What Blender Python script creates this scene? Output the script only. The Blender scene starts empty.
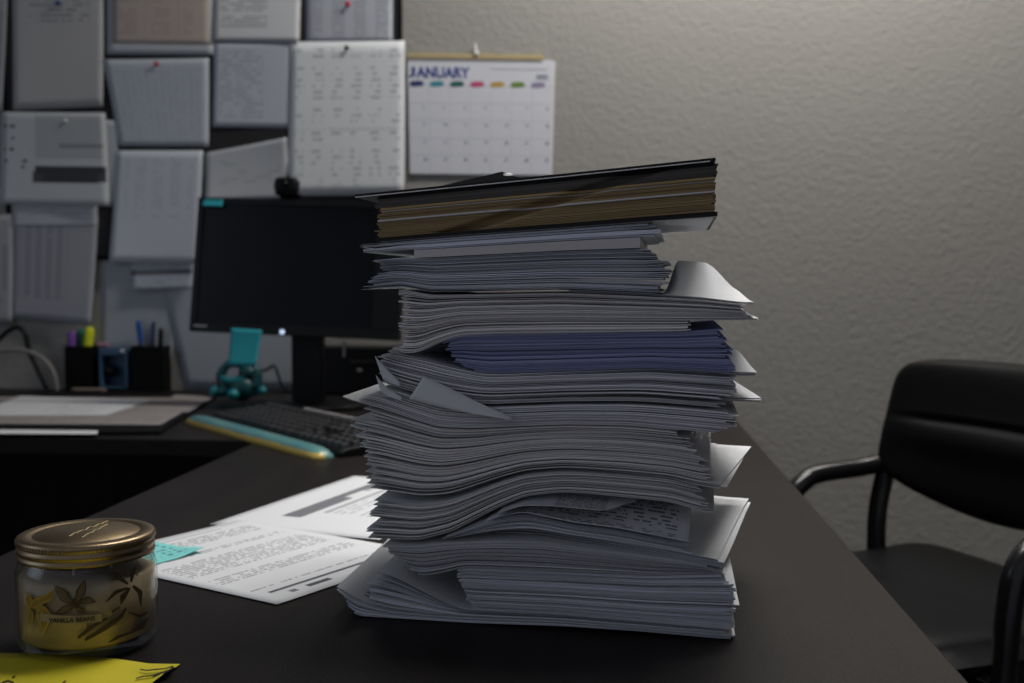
import bpy, bmesh, math, random
import numpy as np
from mathutils import Vector, Matrix

random.seed(7)
rng = np.random.default_rng(11)
C = bpy.context.scene.collection
PI = math.pi
rad = math.radians

# ------------------------------------------------------------------ camera
FPX, CX, CY = 1100.0, 512.0, 341.5
YAW, PITCH = rad(5.3), rad(3.07)
CAM = Vector((0.0, 0.0, 1.025))
ROT = Matrix.Rotation(YAW, 3, 'Z') @ Matrix.Rotation(PI / 2 - PITCH, 3, 'X')
cd = bpy.data.cameras.new('camera')
cam = bpy.data.objects.new('camera', cd)
C.objects.link(cam)
cam.location = CAM
cam.rotation_euler = (PI / 2 - PITCH, 0, YAW)
cd.sensor_width = 36.0
cd.lens = 36.0 * FPX / 1024.0
cd.clip_start = 0.02
cd.dof.use_dof = True
cd.dof.focus_distance = 0.87
cd.dof.aperture_fstop = 6.8
bpy.context.scene.camera = cam


def ray(x, y):
    return ROT @ Vector(((x - CX) / FPX, -(y - CY) / FPX, -1.0))


def on_z(x, y, z):
    d = ray(x, y)
    return CAM + d * ((z - CAM.z) / d.z)


def on_y(x, y, Y):
    d = ray(x, y)
    return CAM + d * ((Y - CAM.y) / d.y)


def on_plane(x, y, p, n):
    d = ray(x, y)
    return CAM + d * ((p - CAM).dot(n) / d.dot(n))


def at_depth(x, y, z):
    return CAM + ray(x, y) * z


def lerp(a, b, t):
    return a + (b - a) * t


def sstep(a, b, x):
    t = min(1.0, max(0.0, (x - a) / (b - a)))
    return t * t * (3 - 2 * t)


# ------------------------------------------------------------------ materials
class NT:
    """small helper to wire node trees"""

    def __init__(self, name):
        self.m = bpy.data.materials.new(name)
        self.m.use_nodes = True
        self.t = self.m.node_tree
        self.b = self.t.nodes['Principled BSDF']

    def n(self, typ, **kw):
        nd = self.t.nodes.new(typ)
        for k, v in kw.items():
            setattr(nd, k, v)
        return nd

    def set(self, sock, v):
        if isinstance(v, bpy.types.NodeSocket):
            self.t.links.new(v, sock)
        elif v is not None:
            sock.default_value = v

    def math(self, op, a, b=None, c=None):
        nd = self.n('ShaderNodeMath', operation=op)
        self.set(nd.inputs[0], a)
        if b is not None:
            self.set(nd.inputs[1], b)
        if c is not None:
            self.set(nd.inputs[2], c)
        return nd.outputs[0]

    def mix(self, f, a, b):
        nd = self.n('ShaderNodeMix', data_type='RGBA')
        self.set(nd.inputs['Factor'], f)
        ins = [i for i in nd.inputs if i.type == 'RGBA']
        self.set(ins[0], a)
        self.set(ins[1], b)
        return [o for o in nd.outputs if o.type == 'RGBA'][0]

    def noise(self, vec, scale=5.0, detail=2.0, rough=0.5):
        nd = self.n('ShaderNodeTexNoise')
        if vec is not None:
            self.set(nd.inputs['Vector'], vec)
        nd.inputs['Scale'].default_value = scale
        nd.inputs['Detail'].default_value = detail
        nd.inputs['Roughness'].default_value = rough
        return nd.outputs['Fac']

    def obj(self):
        return self.n('ShaderNodeTexCoord').outputs['Object']

    def uv(self):
        return self.n('ShaderNodeTexCoord').outputs['UV']

    def comb(self, x, y, z=0.0):
        nd = self.n('ShaderNodeCombineXYZ')
        self.set(nd.inputs[0], x)
        self.set(nd.inputs[1], y)
        self.set(nd.inputs[2], z)
        return nd.outputs[0]

    def sep(self, v):
        nd = self.n('ShaderNodeSeparateXYZ')
        self.set(nd.inputs[0], v)
        return nd.outputs

    def bump(self, h, strength=0.3, dist=0.002):
        nd = self.n('ShaderNodeBump')
        nd.inputs['Strength'].default_value = strength
        nd.inputs['Distance'].default_value = dist
        self.set(nd.inputs['Height'], h)
        self.set(self.b.inputs['Normal'], nd.outputs[0])

    def out(self, **kw):
        for k, v in kw.items():
            self.set(self.b.inputs[k.replace('_', ' ')], v)
        return self.m


def rgb(r, g, b):
    return (r, g, b, 1.0)


def srgb(r, g, b):
    f = lambda c: (c / 255 / 12.92) if c / 255 <= 0.04045 else ((c / 255 + 0.055) / 1.055) ** 2.4
    return (f(r), f(g), f(b), 1.0)


def plain(name, col, rough=0.5, var=0.08, scale=40.0, bump=0.0, bscale=200.0, **kw):
    t = NT(name)
    o = t.obj()
    n = t.noise(o, scale, 3)
    dark = tuple(c * (1 - var) for c in col[:3]) + (1,)
    lite = tuple(min(1, c * (1 + var)) for c in col[:3]) + (1,)
    c = t.mix(n, dark, lite)
    if bump:
        t.bump(t.noise(o, bscale, 3), bump, 0.001)
    return t.out(Base_Color=c, Roughness=rough, **kw)


def paper_edge(name, col, var=0.24):
    """cut edges of a packet of pages: page tone and the shade between pages painted as fine lines"""
    t = NT(name)
    u, v, _ = t.sep(t.uv())
    p = t.comb(t.math('MULTIPLY', u, 5.0), t.math('MULTIPLY', v, 1500.0))
    n = t.noise(p, 1.0, 2, 0.6)
    info = t.n('ShaderNodeObjectInfo').outputs['Random']
    k = t.math('MULTIPLY_ADD', info, 2 * var, 1.0 - 1.3 * var)
    k = t.math('MULTIPLY', k, t.math('MULTIPLY_ADD', n, 1.5, 0.24))  # dark and light lines in the colour imitate gaps and ridges of pages
    mul = t.n('ShaderNodeVectorMath', operation='SCALE')
    mul.inputs[0].default_value = col[:3]
    t.set(mul.inputs['Scale'], k)
    t.bump(n, 0.8, 0.0008)
    return t.out(Base_Color=mul.outputs[0], Roughness=0.8)


def page(name, base, ink, rows=30, wscale=22.0, x0=0.1, x1=0.9, y0=0.08, y1=0.92, dens=0.45,
         para=0.35, cols=0, strength=0.8, bars=(), seed=0.0, grid=False, crease=None, flip=False):
    """a sheet with lines of printing set out over its own surface"""
    t = NT(name)
    u, v, _ = t.sep(t.uv())
    if flip:
        u, v = v, u
    row = t.math('MULTIPLY', v, float(rows))
    fr = t.math('FRACT', row)
    fl = t.math('FLOOR', row)
    stripe = t.math('MULTIPLY', t.math('GREATER_THAN', fr, 0.3), t.math('LESS_THAN', fr, 0.78))
    wn = t.noise(t.comb(t.math('MULTIPLY', u, wscale), t.math('MULTIPLY', fl, 7.31), seed), 1.0, 2, 0.6)
    words = t.math('GREATER_THAN', wn, dens)
    pn = t.noise(t.comb(t.math('MULTIPLY', fl, 0.43), seed * 3.1 + 0.5, 4.0), 1.0, 0)
    par = t.math('GREATER_THAN', pn, para)
    box = t.math('MULTIPLY', t.math('MULTIPLY', t.math('GREATER_THAN', u, x0), t.math('LESS_THAN', u, x1)),
                 t.math('MULTIPLY', t.math('GREATER_THAN', v, y0), t.math('LESS_THAN', v, y1)))
    mk = t.math('MULTIPLY', t.math('MULTIPLY', stripe, words), t.math('MULTIPLY', par, box))
    if cols:
        fc = t.math('FRACT', t.math('MULTIPLY', u, float(cols)))
        cm = t.math('MULTIPLY', t.math('GREATER_THAN', fc, 0.2), t.math('LESS_THAN', fc, 0.78))
        mk = t.math('MULTIPLY', mk, cm)
        if grid:
            gl = t.math('MULTIPLY', t.math('LESS_THAN', fc, 0.06), box)
            mk = t.math('MAXIMUM', mk, t.math('MULTIPLY', gl, 0.5))
            gh = t.math('MULTIPLY', t.math('LESS_THAN', fr, 0.12), box)
            mk = t.math('MAXIMUM', mk, t.math('MULTIPLY', gh, 0.5))
    for (a, b, c, d, s) in bars:          # printed solid bars: u0, u1, v0, v1, strength
        bm = t.math('MULTIPLY', t.math('MULTIPLY', t.math('GREATER_THAN', u, a), t.math('LESS_THAN', u, b)),
                    t.math('MULTIPLY', t.math('GREATER_THAN', v, c), t.math('LESS_THAN', v, d)))
        mk = t.math('MAXIMUM', mk, t.math('MULTIPLY', bm, s))
    col = t.mix(t.math('MULTIPLY', mk, strength), base, ink)
    t.bump(t.noise(t.obj(), 18.0, 2), 0.12, 0.004)
    return t.out(Base_Color=col, Roughness=0.75)


W = rgb(0.72, 0.73, 0.75)
INK = rgb(0.06, 0.06, 0.08)
M = {}
M['paper'] = plain('white_paper', rgb(0.74, 0.75, 0.77), 0.75, 0.03, 20)
M['edge_white'] = paper_edge('paper_edge_white', (0.84, 0.82, 0.86))
M['edge_cool'] = paper_edge('paper_edge_cool', (0.70, 0.71, 0.81))
M['edge_warm'] = paper_edge('paper_edge_warm', (0.85, 0.81, 0.81))
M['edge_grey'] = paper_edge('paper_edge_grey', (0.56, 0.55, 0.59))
M['edge_blue'] = paper_edge('paper_edge_blue', (0.34, 0.37, 0.58), 0.15)
M['booklet'] = plain('booklet_spine', rgb(0.66, 0.62, 0.62), 0.75, 0.03, 20)
M['paper_blue'] = plain('blue_paper', rgb(0.34, 0.38, 0.66), 0.75, 0.04, 20)
M['tan_page'] = paper_edge('manila_edge', (0.45, 0.31, 0.15))
M['grey_page'] = paper_edge('grey_card_edge', (0.16, 0.15, 0.14))
M['black_card'] = plain('black_card', rgb(0.008, 0.008, 0.009), 0.5, 0.1, 60, 0.1, Specular_IOR_Level=0.3)
M['black_plastic'] = plain('black_plastic', rgb(0.005, 0.0055, 0.0065), 0.42, 0.1, 60, Specular_IOR_Level=0.25)
M['black_matt'] = plain('black_matt', rgb(0.006, 0.006, 0.007), 0.7, 0.2, 60, 0.1, Specular_IOR_Level=0.12)
M['screen'] = plain('dark_screen', rgb(0.003, 0.004, 0.006), 0.3, 0.05, 3, Specular_IOR_Level=0.18)
M['dark_grey'] = plain('dark_grey_plastic', rgb(0.022, 0.022, 0.025), 0.45, 0.1, 40)
M['grey_plastic'] = plain('grey_plastic', rgb(0.42, 0.40, 0.40), 0.5, 0.1, 60)
M['teal_note'] = plain('teal_note', rgb(0.02, 0.36, 0.42), 0.75, 0.05, 30)
M['aqua_note'] = page('aqua_note', rgb(0.22, 0.66, 0.64), rgb(0.02, 0.12, 0.14), rows=7, wscale=14, dens=0.5, para=0.3, x0=0.12, x1=0.9, y0=0.1, y1=0.9, strength=0.75)
M['teal_toy'] = plain('teal_toy', rgb(0.005, 0.07, 0.08), 0.4, 0.35, 25, 0.2, 60)
M['teal_light'] = plain('teal_toy_light', rgb(0.01, 0.22, 0.26), 0.4, 0.15, 30)
M['yellow_note'] = plain('yellow_note', rgb(0.72, 0.61, 0.02), 0.7, 0.04, 20)
M['ink'] = plain('black_ink', rgb(0.02, 0.018, 0.01), 0.8, 0.1, 80)
M['leather'] = plain('black_leather', rgb(0.0035, 0.0035, 0.0042), 0.45, 0.2, 30, 0.12, 260, Specular_IOR_Level=0.16)
M['tube'] = plain('black_tube', rgb(0.008, 0.008, 0.009), 0.22, 0.1, 30)
M['steel'] = plain('steel', rgb(0.5, 0.5, 0.5), 0.3, 0.05, 60, Metallic=1.0)
M['purple'] = plain('purple_plastic', rgb(0.20, 0.08, 0.36), 0.4, 0.05)
M['green'] = plain('green_plastic', rgb(0.01, 0.16, 0.11), 0.4, 0.05)
M['lime'] = plain('yellow_plastic', rgb(0.75, 0.80, 0.02), 0.4, 0.05)
M['pink'] = plain('pink_plastic', rgb(0.42, 0.22, 0.30), 0.5, 0.05)
M['blue'] = plain('blue_plastic', rgb(0.01, 0.07, 0.34), 0.35, 0.05)
M['navy'] = plain('navy_plastic', rgb(0.02, 0.03, 0.12), 0.35, 0.05)
M['blue_box'] = plain('steel_blue_plastic', rgb(0.05, 0.11, 0.20), 0.35, 0.1)
M['cable_grey'] = plain('grey_cable', rgb(0.24, 0.23, 0.22), 0.5, 0.05)
M['cardboard'] = plain('brown_card', rgb(0.30, 0.24, 0.20), 0.85, 0.1, 30)
M['board'] = plain('dark_board', rgb(0.018, 0.016, 0.018), 0.8, 0.2, 60, 0.2)
M['led'] = NT('led').out(Base_Color=rgb(0.6, 0.7, 1), Emission_Color=rgb(0.62, 0.75, 1.0), Emission_Strength=0.9)
M['gold'] = plain('gold_strip', rgb(0.62, 0.50, 0.24), 0.55, 0.1, 60)
M['white_plastic'] = plain('white_plastic', rgb(0.75, 0.75, 0.73), 0.4, 0.03)
M['letter_blue'] = plain('letter_blue', rgb(0.03, 0.06, 0.28), 0.7, 0.05)
M['letter_grey'] = plain('letter_grey', rgb(0.18, 0.20, 0.27), 0.7, 0.05)
for nm, c in (('s1', (0.02, 0.04, 0.16)), ('s2', (0.05, 0.28, 0.34)), ('s3', (0.02, 0.12, 0.11)), ('s4', (0.55, 0.08, 0.20)),
              ('s5', (0.55, 0.36, 0.10)), ('s6', (0.16, 0.26, 0.05)), ('s7', (0.30, 0.25, 0.40))):
    M[nm] = plain('calendar_stroke_' + nm, rgb(*c), 0.7, 0.15, 80)


def wall_mat():
    t = NT('textured_wall_paint')
    o = t.obj()
    n1 = t.noise(o, 68, 3, 0.6)
    n2 = t.noise(o, 150, 2, 0.5)
    v = t.n('ShaderNodeTexVoronoi', feature='SMOOTH_F1')
    t.set(v.inputs['Vector'], o)
    v.inputs['Scale'].default_value = 78
    h = t.math('ADD', t.math('MULTIPLY', n1, 0.75), t.math('ADD', t.math('MULTIPLY', n2, 0.3), t.math('MULTIPLY', v.outputs['Distance'], 0.35)))
    t.bump(h, 0.40, 0.006)
    c = t.mix(t.noise(o, 2.2, 3), rgb(0.336, 0.322, 0.300), rgb(0.374, 0.359, 0.335))
    return t.out(Base_Color=c, Roughness=0.8)


def desk_mat():
    t = NT('espresso_laminate')
    o = t.obj()
    x, y, z = t.sep(o)
    g = t.noise(t.comb(t.math('MULTIPLY', x, 26.0), t.math('MULTIPLY', y, 2.2), z), 1.0, 5, 0.6)
    sp = t.noise(o, 420, 2)
    b = t.noise(o, 5, 3)
    c = t.mix(g, rgb(0.0075, 0.0065, 0.0065), rgb(0.021, 0.017, 0.016))
    c = t.mix(t.math('MULTIPLY', t.math('GREATER_THAN', sp, 0.62), 0.35), c, rgb(0.065, 0.055, 0.05))
    r = t.math('MULTIPLY_ADD', b, 0.16, 0.36)
    t.bump(sp, 0.12, 0.0006)
    return t.out(Base_Color=c, Roughness=r, Specular_IOR_Level=0.12)


def carpet_mat():
    t = NT('dark_carpet')
    o = t.obj()
    n = t.noise(o, 260, 3)
    c = t.mix(n, rgb(0.02, 0.018, 0.017), rgb(0.055, 0.05, 0.046))
    t.bump(n, 0.6, 0.004)
    return t.out(Base_Color=c, Roughness=0.95)


def lid_mat():
    t = NT('brushed_bronze')
    o = t.obj()
    n = t.noise(o, 90, 3)
    c = t.mix(n, rgb(0.30, 0.22, 0.13), rgb(0.42, 0.32, 0.20))
    return t.out(Base_Color=c, Roughness=0.36, Metallic=1.0)


def glass_mat():
    t = NT('clear_glass')
    lw = t.n('ShaderNodeLayerWeight'); lw.inputs['Blend'].default_value = 0.5
    fr = t.math('MULTIPLY_ADD', t.math('POWER', lw.outputs['Facing'], 4.0), 0.55, 0.045)
    tr = t.n('ShaderNodeBsdfTransparent'); tr.inputs['Color'].default_value = (0.95, 0.95, 0.93, 1)
    gl = t.n('ShaderNodeBsdfGlossy'); gl.inputs['Roughness'].default_value = 0.04
    mx = t.n('ShaderNodeMixShader')
    t.set(mx.inputs[0], fr)
    t.t.links.new(tr.outputs[0], mx.inputs[1]); t.t.links.new(gl.outputs[0], mx.inputs[2])
    t.t.links.new(mx.outputs[0], t.t.nodes['Material Output'].inputs['Surface'])
    t.t.nodes.remove(t.b)
    return t.m


def gel_mat():
    t = NT('painted_gel_rest')
    o = t.obj()
    x, y, z = t.sep(o)
    n = t.noise(t.comb(t.math('MULTIPLY', x, 9.0), t.math('MULTIPLY', y, 26.0), 0.0), 1.0, 3)
    c = t.mix(n, rgb(0.02, 0.16, 0.27), rgb(0.20, 0.38, 0.28))
    n2 = t.noise(t.comb(t.math('MULTIPLY', x, 6.0), t.math('MULTIPLY', y, 10.0), 5.0), 1.0, 2)
    edge = t.math('MULTIPLY_ADD', n2, 0.006, 0.0075)       # yellow sand along the front
    c = t.mix(t.math('MULTIPLY', t.math('LESS_THAN', z, edge), t.math('LESS_THAN', y, 0.02)), c, rgb(0.62, 0.46, 0.12))
    return t.out(Base_Color=c, Roughness=0.22)


M['wall'] = wall_mat()
M['desk'] = desk_mat()
M['carpet'] = carpet_mat()
M['ceiling'] = plain('ceiling_paint', rgb(0.6, 0.6, 0.58), 0.9, 0.03)
M['lid'] = lid_mat()
M['glass'] = glass_mat()
M['gel'] = gel_mat()
M['wax'] = plain('cream_wax', rgb(0.40, 0.31, 0.19), 0.5, 0.65, 32)
M['brown_print'] = plain('brown_print', rgb(0.040, 0.026, 0.016), 0.6, 0.3, 200)
M['brown_fill'] = plain('brown_print_fill', rgb(0.12, 0.085, 0.05), 0.6, 0.3, 200)
M['yellow_print'] = plain('yellow_print', rgb(0.46, 0.31, 0.02), 0.6, 0.2, 100)
M['yellow_fill'] = plain('yellow_print_fill', rgb(0.26, 0.17, 0.02), 0.6, 0.3, 150)
M['label_strip'] = plain('label_strip', rgb(0.30, 0.245, 0.16), 0.6, 0.05)

# ------------------------------------------------------------------ mesh helpers


class MB:
    def __init__(self):
        self.v, self.f, self.uv, self.mi, self.sm = [], [], [], [], []

    def face(self, idx, uv=None, mi=0, smooth=False):
        self.f.append(tuple(idx))
        self.uv.append(uv or [(0.0, 0.0)] * len(idx))
        self.mi.append(mi)
        self.sm.append(smooth)

    def add(self, pts):
        b = len(self.v)
        self.v.extend([tuple(p) for p in pts])
        return b

    def slab(self, top, bot, nu, nv, m_face=0, m_edge=0, m_back=None, smooth=False, mirror=False):
        """closed sheet; top/bot are lists [i][j], i along u, j along v"""
        if m_back is None:
            m_back = m_face
        I = lambda i, j: i * (nv + 1) + j
        a = self.add([top[i][j] for i in range(nu + 1) for j in range(nv + 1)])
        b = self.add([bot[i][j] for i in range(nu + 1) for j in range(nv + 1)])
        for i in range(nu):
            for j in range(nv):
                uv = [(i / nu, j / nv), ((i + 1) / nu, j / nv), ((i + 1) / nu, (j + 1) / nv), (i / nu, (j + 1) / nv)]
                q = [I(i, j), I(i + 1, j), I(i + 1, j + 1), I(i, j + 1)]
                self.face([a + k for k in q], uv, m_face, smooth)
                self.face([b + k for k in reversed(q)], list(reversed(uv)), m_back, smooth)

        def rim(seq):
            L = 0.0
            for k in range(len(seq) - 1):
                (i0, j0), (i1, j1) = seq[k], seq[k + 1]
                p0, p1 = Vector(top[i0][j0]), Vector(top[i1][j1])
                d = (p1 - p0).length
                h0 = Vector(bot[i0][j0]).z
                h1 = Vector(bot[i1][j1]).z
                g0, g1 = p0.z, p1.z
                self.face([b + I(i0, j0), b + I(i1, j1), a + I(i1, j1), a + I(i0, j0)],
                          [(L, h0 - z_off(i0)), (L + d, h1 - z_off(i1)), (L + d, g1 - z_off(i1)), (L, g0 - z_off(i0))], m_edge, False)
                L += d
        base = [Vector(bot[i][0]).z for i in range(nu + 1)]
        z0 = base[0]
        z_off = lambda i: base[i] - z0
        rim([(i, 0) for i in range(nu + 1)])
        rim([(nu, j) for j in range(nv + 1)])
        rim([(i, nv) for i in range(nu, -1, -1)])
        rim([(0, j) for j in range(nv, -1, -1)])

    def box(self, lo, hi, mi=0, mat=None):
        x0, y0, z0 = lo
        x1, y1, z1 = hi
        p = [(x0, y0, z0), (x1, y0, z0), (x1, y1, z0), (x0, y1, z0), (x0, y0, z1), (x1, y0, z1), (x1, y1, z1), (x0, y1, z1)]
        if mat is not None:
            p = [mat @ Vector(q) for q in p]
        b = self.add(p)
        for q in ((0, 3, 2, 1), (4, 5, 6, 7), (0, 1, 5, 4), (1, 2, 6, 5), (2, 3, 7, 6), (3, 0, 4, 7)):
            self.face([b + k for k in q], None, mi)

    def prism(self, poly, z0, z1, mi=0):
        n = len(poly)
        b = self.add([(x, y, z0) for x, y in poly] + [(x, y, z1) for x, y in poly])
        self.face([b + k for k in reversed(range(n))], None, mi)
        self.face([b + n + k for k in range(n)], None, mi)
        for k in range(n):
            l = (k + 1) % n
            self.face([b + k, b + l, b + n + l, b + n + k], None, mi)

    def lathe(self, prof, n=48, mi=0, centre=(0, 0, 0), close=False, smooth=True):
        cx, cy, cz = centre
        rings = []
        for (r, z) in prof:
            if r < 1e-6:
                rings.append([self.add([(cx, cy, cz + z)])])
            else:
                b = self.add([(cx + r * math.cos(2 * PI * k / n), cy + r * math.sin(2 * PI * k / n), cz + z) for k in range(n)])
                rings.append([b + k for k in range(n)])
        m = len(rings)
        for i in range(m if close else m - 1):
            A, B = rings[i], rings[(i + 1) % m]
            for k in range(n):
                l = (k + 1) % n
                if len(A) == 1 and len(B) == 1:
                    continue
                if len(A) == 1:
                    self.face([A[0], B[l], B[k]], None, mi, smooth)
                elif len(B) == 1:
                    self.face([A[k], A[l], B[0]], None, mi, smooth)
                else:
                    self.face([A[k], A[l], B[l], B[k]], None, mi, smooth)

    def tube(self, pts, r, n=12, mi=0, sub=6, flat=1.0):
        """smooth tube through pts; r a number or one radius per point"""
        P = [Vector(p) for p in pts]
        R = [r] * len(P) if isinstance(r, (int, float)) else list(r)
        Q, RR = [], []
        for i in range(len(P) - 1):
            p0, p1, p2, p3 = P[max(0, i - 1)], P[i], P[i + 1], P[min(len(P) - 1, i + 2)]
            for s in range(sub):
                t = s / sub
                Q.append(0.5 * ((2 * p1) + (p2 - p0) * t + (2 * p0 - 5 * p1 + 4 * p2 - p3) * t * t + (3 * p1 - p0 - 3 * p2 + p3) * t ** 3))
                RR.append(lerp(R[i], R[i + 1], t))
        Q.append(P[-1])
        RR.append(R[-1])
        up = Vector((0, 0, 1))
        T0 = (Q[1] - Q[0]).normalized()
        if abs(T0.dot(up)) > 0.9:
            up = Vector((0, 1, 0))
        nrm = (up - T0 * up.dot(T0)).normalized()
        rings = []
        for i, q in enumerate(Q):
            T = (Q[min(i + 1, len(Q) - 1)] - Q[max(i - 1, 0)]).normalized()
            nrm = (nrm - T * nrm.dot(T)).normalized()
            bn = T.cross(nrm)
            b = self.add([q + (nrm * math.cos(2 * PI * k / n) * flat + bn * math.sin(2 * PI * k / n)) * RR[i] for k in range(n)])
            rings.append(b)
        for i in range(len(rings) - 1):
            for k in range(n):
                l = (k + 1) % n
                self.face([rings[i] + k, rings[i] + l, rings[i + 1] + l, rings[i + 1] + k], None, mi, True)
        self.face([rings[0] + k for k in reversed(range(n))], None, mi)
        self.face([rings[-1] + k for k in range(n)], None, mi)

    def ball(self, c, r, mi=0, nu=20, nv=12):
        rx, ry, rz = (r, r, r) if isinstance(r, (int, float)) else r
        rings = []
        for j in range(nv + 1):
            a = PI * j / nv - PI / 2
            if j in (0, nv):
                rings.append([self.add([(c[0], c[1], c[2] + rz * math.sin(a))])])
            else:
                b = self.add([(c[0] + rx * math.cos(a) * math.cos(2 * PI * k / nu), c[1] + ry * math.cos(a) * math.sin(2 * PI * k / nu), c[2] + rz * math.sin(a)) for k in range(nu)])
                rings.append([b + k for k in range(nu)])
        for j in range(nv):
            A, B = rings[j], rings[j + 1]
            for k in range(nu):
                l = (k + 1) % nu
                if len(A) == 1:
                    self.face([A[0], B[l], B[k]], None, mi, True)
                elif len(B) == 1:
                    self.face([A[k], A[l], B[0]], None, mi, True)
                else:
                    self.face([A[k], A[l], B[l], B[k]], None, mi, True)

    def build(self, name, mats, parent=None, bevel=0.0, subsurf=0, recalc=True):
        me = bpy.data.meshes.new(name)
        me.from_pydata(self.v, [], self.f)
        lay = me.uv_layers.new(name='UVMap')
        flat = [c for face in self.uv for c in face]
        lay.data.foreach_set('uv', np.array(flat, dtype=np.float32).ravel())
        me.polygons.foreach_set('material_index', np.array(self.mi, dtype=np.int32))
        me.polygons.foreach_set('use_smooth', np.array(self.sm, dtype=bool))
        if not isinstance(mats, (list, tuple)):
            mats = [mats]
        for m in mats:
            me.materials.append(m)
        if recalc:
            bm = bmesh.new()
            bm.from_mesh(me)
            bmesh.ops.recalc_face_normals(bm, faces=bm.faces)
            bm.to_mesh(me)
            bm.free()
        me.update()
        o = bpy.data.objects.new(name, me)
        C.objects.link(o)
        if parent is not None:
            o.parent = parent
        if bevel:
            md = o.modifiers.new('bevel', 'BEVEL')
            md.width = bevel
            md.segments = 3
            md.limit_method = 'ANGLE'
            md.angle_limit = rad(40)
        if subsurf:
            md = o.modifiers.new('subsurf', 'SUBSURF')
            md.levels = subsurf
            md.render_levels = subsurf
        return o


def tag(o, label=None, cat=None, group=None, kind=None):
    if label:
        o['label'] = label
    if cat:
        o['category'] = cat
    if group:
        o['group'] = group
    if kind:
        o['kind'] = kind
    return o


def empty(name, loc=(0, 0, 0), mat=None):
    o = bpy.data.objects.new(name, None)
    o.empty_display_size = 0.05
    C.objects.link(o)
    if mat is not None:
        o.matrix_world = mat
    else:
        o.location = loc
    return o


def basis(origin, x, y):
    x = x.normalized()
    z = x.cross(y).normalized()
    y = z.cross(x)
    m = Matrix((x, y, z)).transposed().to_4x4()
    m.translation = origin
    return m


def text_mesh(body, size, offset=0.0, align='LEFT'):
    cu = bpy.data.curves.new('lettering', 'FONT')
    cu.body = body
    cu.size = size
    cu.offset = offset
    cu.extrude = 0.0002
    cu.align_x = align
    o = bpy.data.objects.new('lettering', cu)
    C.objects.link(o)
    dg = bpy.context.evaluated_depsgraph_get()
    me = bpy.data.meshes.new_from_object(o.evaluated_get(dg))
    C.objects.unlink(o)
    bpy.data.objects.remove(o)
    return me


def text_obj(name, me, fn, mat, parent):
    for v in me.vertices:
        v.co = fn(v.co.copy())
    me.materials.clear()
    me.materials.append(mat)
    o = bpy.data.objects.new(name, me)
    C.objects.link(o)
    o.parent = parent
    return o


# ------------------------------------------------------------------ the room
YW = 2.72
DZ = 0.75
XR = on_z(970, 683, DZ).x
XL = (on_z(215, 460, DZ).x + on_z(140, 493, DZ).x + on_z(0, 556, DZ).x) / 3
YR = on_z(100, 438.5, DZ).y

b = MB(); b.box((-3.0, -1.2, -0.05), (3.2, YW + 0.1, 0.0)); tag(b.build('floor', M['carpet']), kind='structure')
b = MB(); b.box((-3.0, YW, 0.0), (3.2, YW + 0.1, 2.7)); tag(b.build('wall_back', M['wall']), kind='structure')
b = MB(); b.box((-3.0, -1.2, 2.6), (3.2, YW, 2.7)); tag(b.build('ceiling', M['ceiling']), kind='structure')
b = MB(); b.box((-3.1, 0.9, 0.0), (-3.0, YW + 0.1, 2.7)); tag(b.build('wall_left', M['wall']), kind='structure')
b = MB(); b.box((3.1, -1.2, 0.0), (3.2, YW, 2.6)); tag(b.build('wall_right', M['wall']), kind='structure')
b = MB(); b.box((-3.0, YW - 0.012, 0.0), (3.1, YW, 0.09)); tag(b.build('baseboard_back', M['black_matt'], bevel=0.003), kind='structure')

# ------------------------------------------------------------------ desk
desk = tag(empty('desk', (XL, 1.5, 0)), 'dark espresso L-shaped office desk under the tall paper stack', 'desk')
Minv = Matrix.Translation((-XL, -1.5, 0))


def desk_part(name, mb, mat, **kw):
    o = mb.build(name, mat, desk, **kw)
    o.matrix_parent_inverse = Minv
    return o


XF = -2.3
b = MB()
b.prism([(XR, 0.28), (XR, YW - 0.004), (XF, YW - 0.004), (XF, YR), (XL - 0.02, YR), (XL, YR - 0.02), (XL, 0.28)], DZ - 0.03, DZ)
desk_part('desktop', b, M['desk'], bevel=0.002)
b = MB(); b.box((XR - 0.42, 0.36, 0.0), (XR - 0.39, YW - 0.06, DZ - 0.031)); desk_part('side_panel', b, M['desk'], bevel=0.002)
b = MB(); b.box((XL + 0.06, 0.36, 0.0), (XL + 0.09, YR - 0.02, DZ - 0.031)); desk_part('side_panel', b, M['desk'], bevel=0.002)
b = MB(); b.box((XF + 0.03, YW - 0.10, 0.05), (XR - 0.07, YW - 0.07, DZ - 0.031)); desk_part('modesty_panel', b, M['desk'], bevel=0.002)
b = MB(); b.box((XF + 0.02, YR + 0.04, 0.0), (XF + 0.05, YW - 0.11, DZ - 0.031)); desk_part('side_panel', b, M['desk'], bevel=0.002)

# ------------------------------------------------------------------ the stack of paper
P0 = on_z(355, 617, DZ)
P1 = on_z(732, 641, DZ)
UD = (P1 - P0).normalized()
VD = Vector((-UD.y, UD.x, 0))
ZD = Vector((0, 0, 1))
VS = Matrix.Rotation(rad(3.0), 3, 'Z') @ VD          # the sheets' short edges run back along this


def front(x, y):
    p = on_plane(x, y, P0, VD)
    d = p - P0
    return d.dot(UD), p.z


def U_of(x, y=450):
    return front(x, y)[0]


UG = np.linspace(-0.06, 0.40, 160)


def guide(pts):
    us, zs = zip(*[front(x, y) for x, y in pts])
    # soft interpolation (piecewise linear, then smoothed)
    z = np.interp(UG, us, zs)
    k = np.hanning(9); k /= k.sum()
    zp = np.pad(z, 4, mode='edge')
    return np.convolve(zp, k, mode='valid')


def gz(g, u):
    return float(np.interp(u, UG, g))


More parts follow.
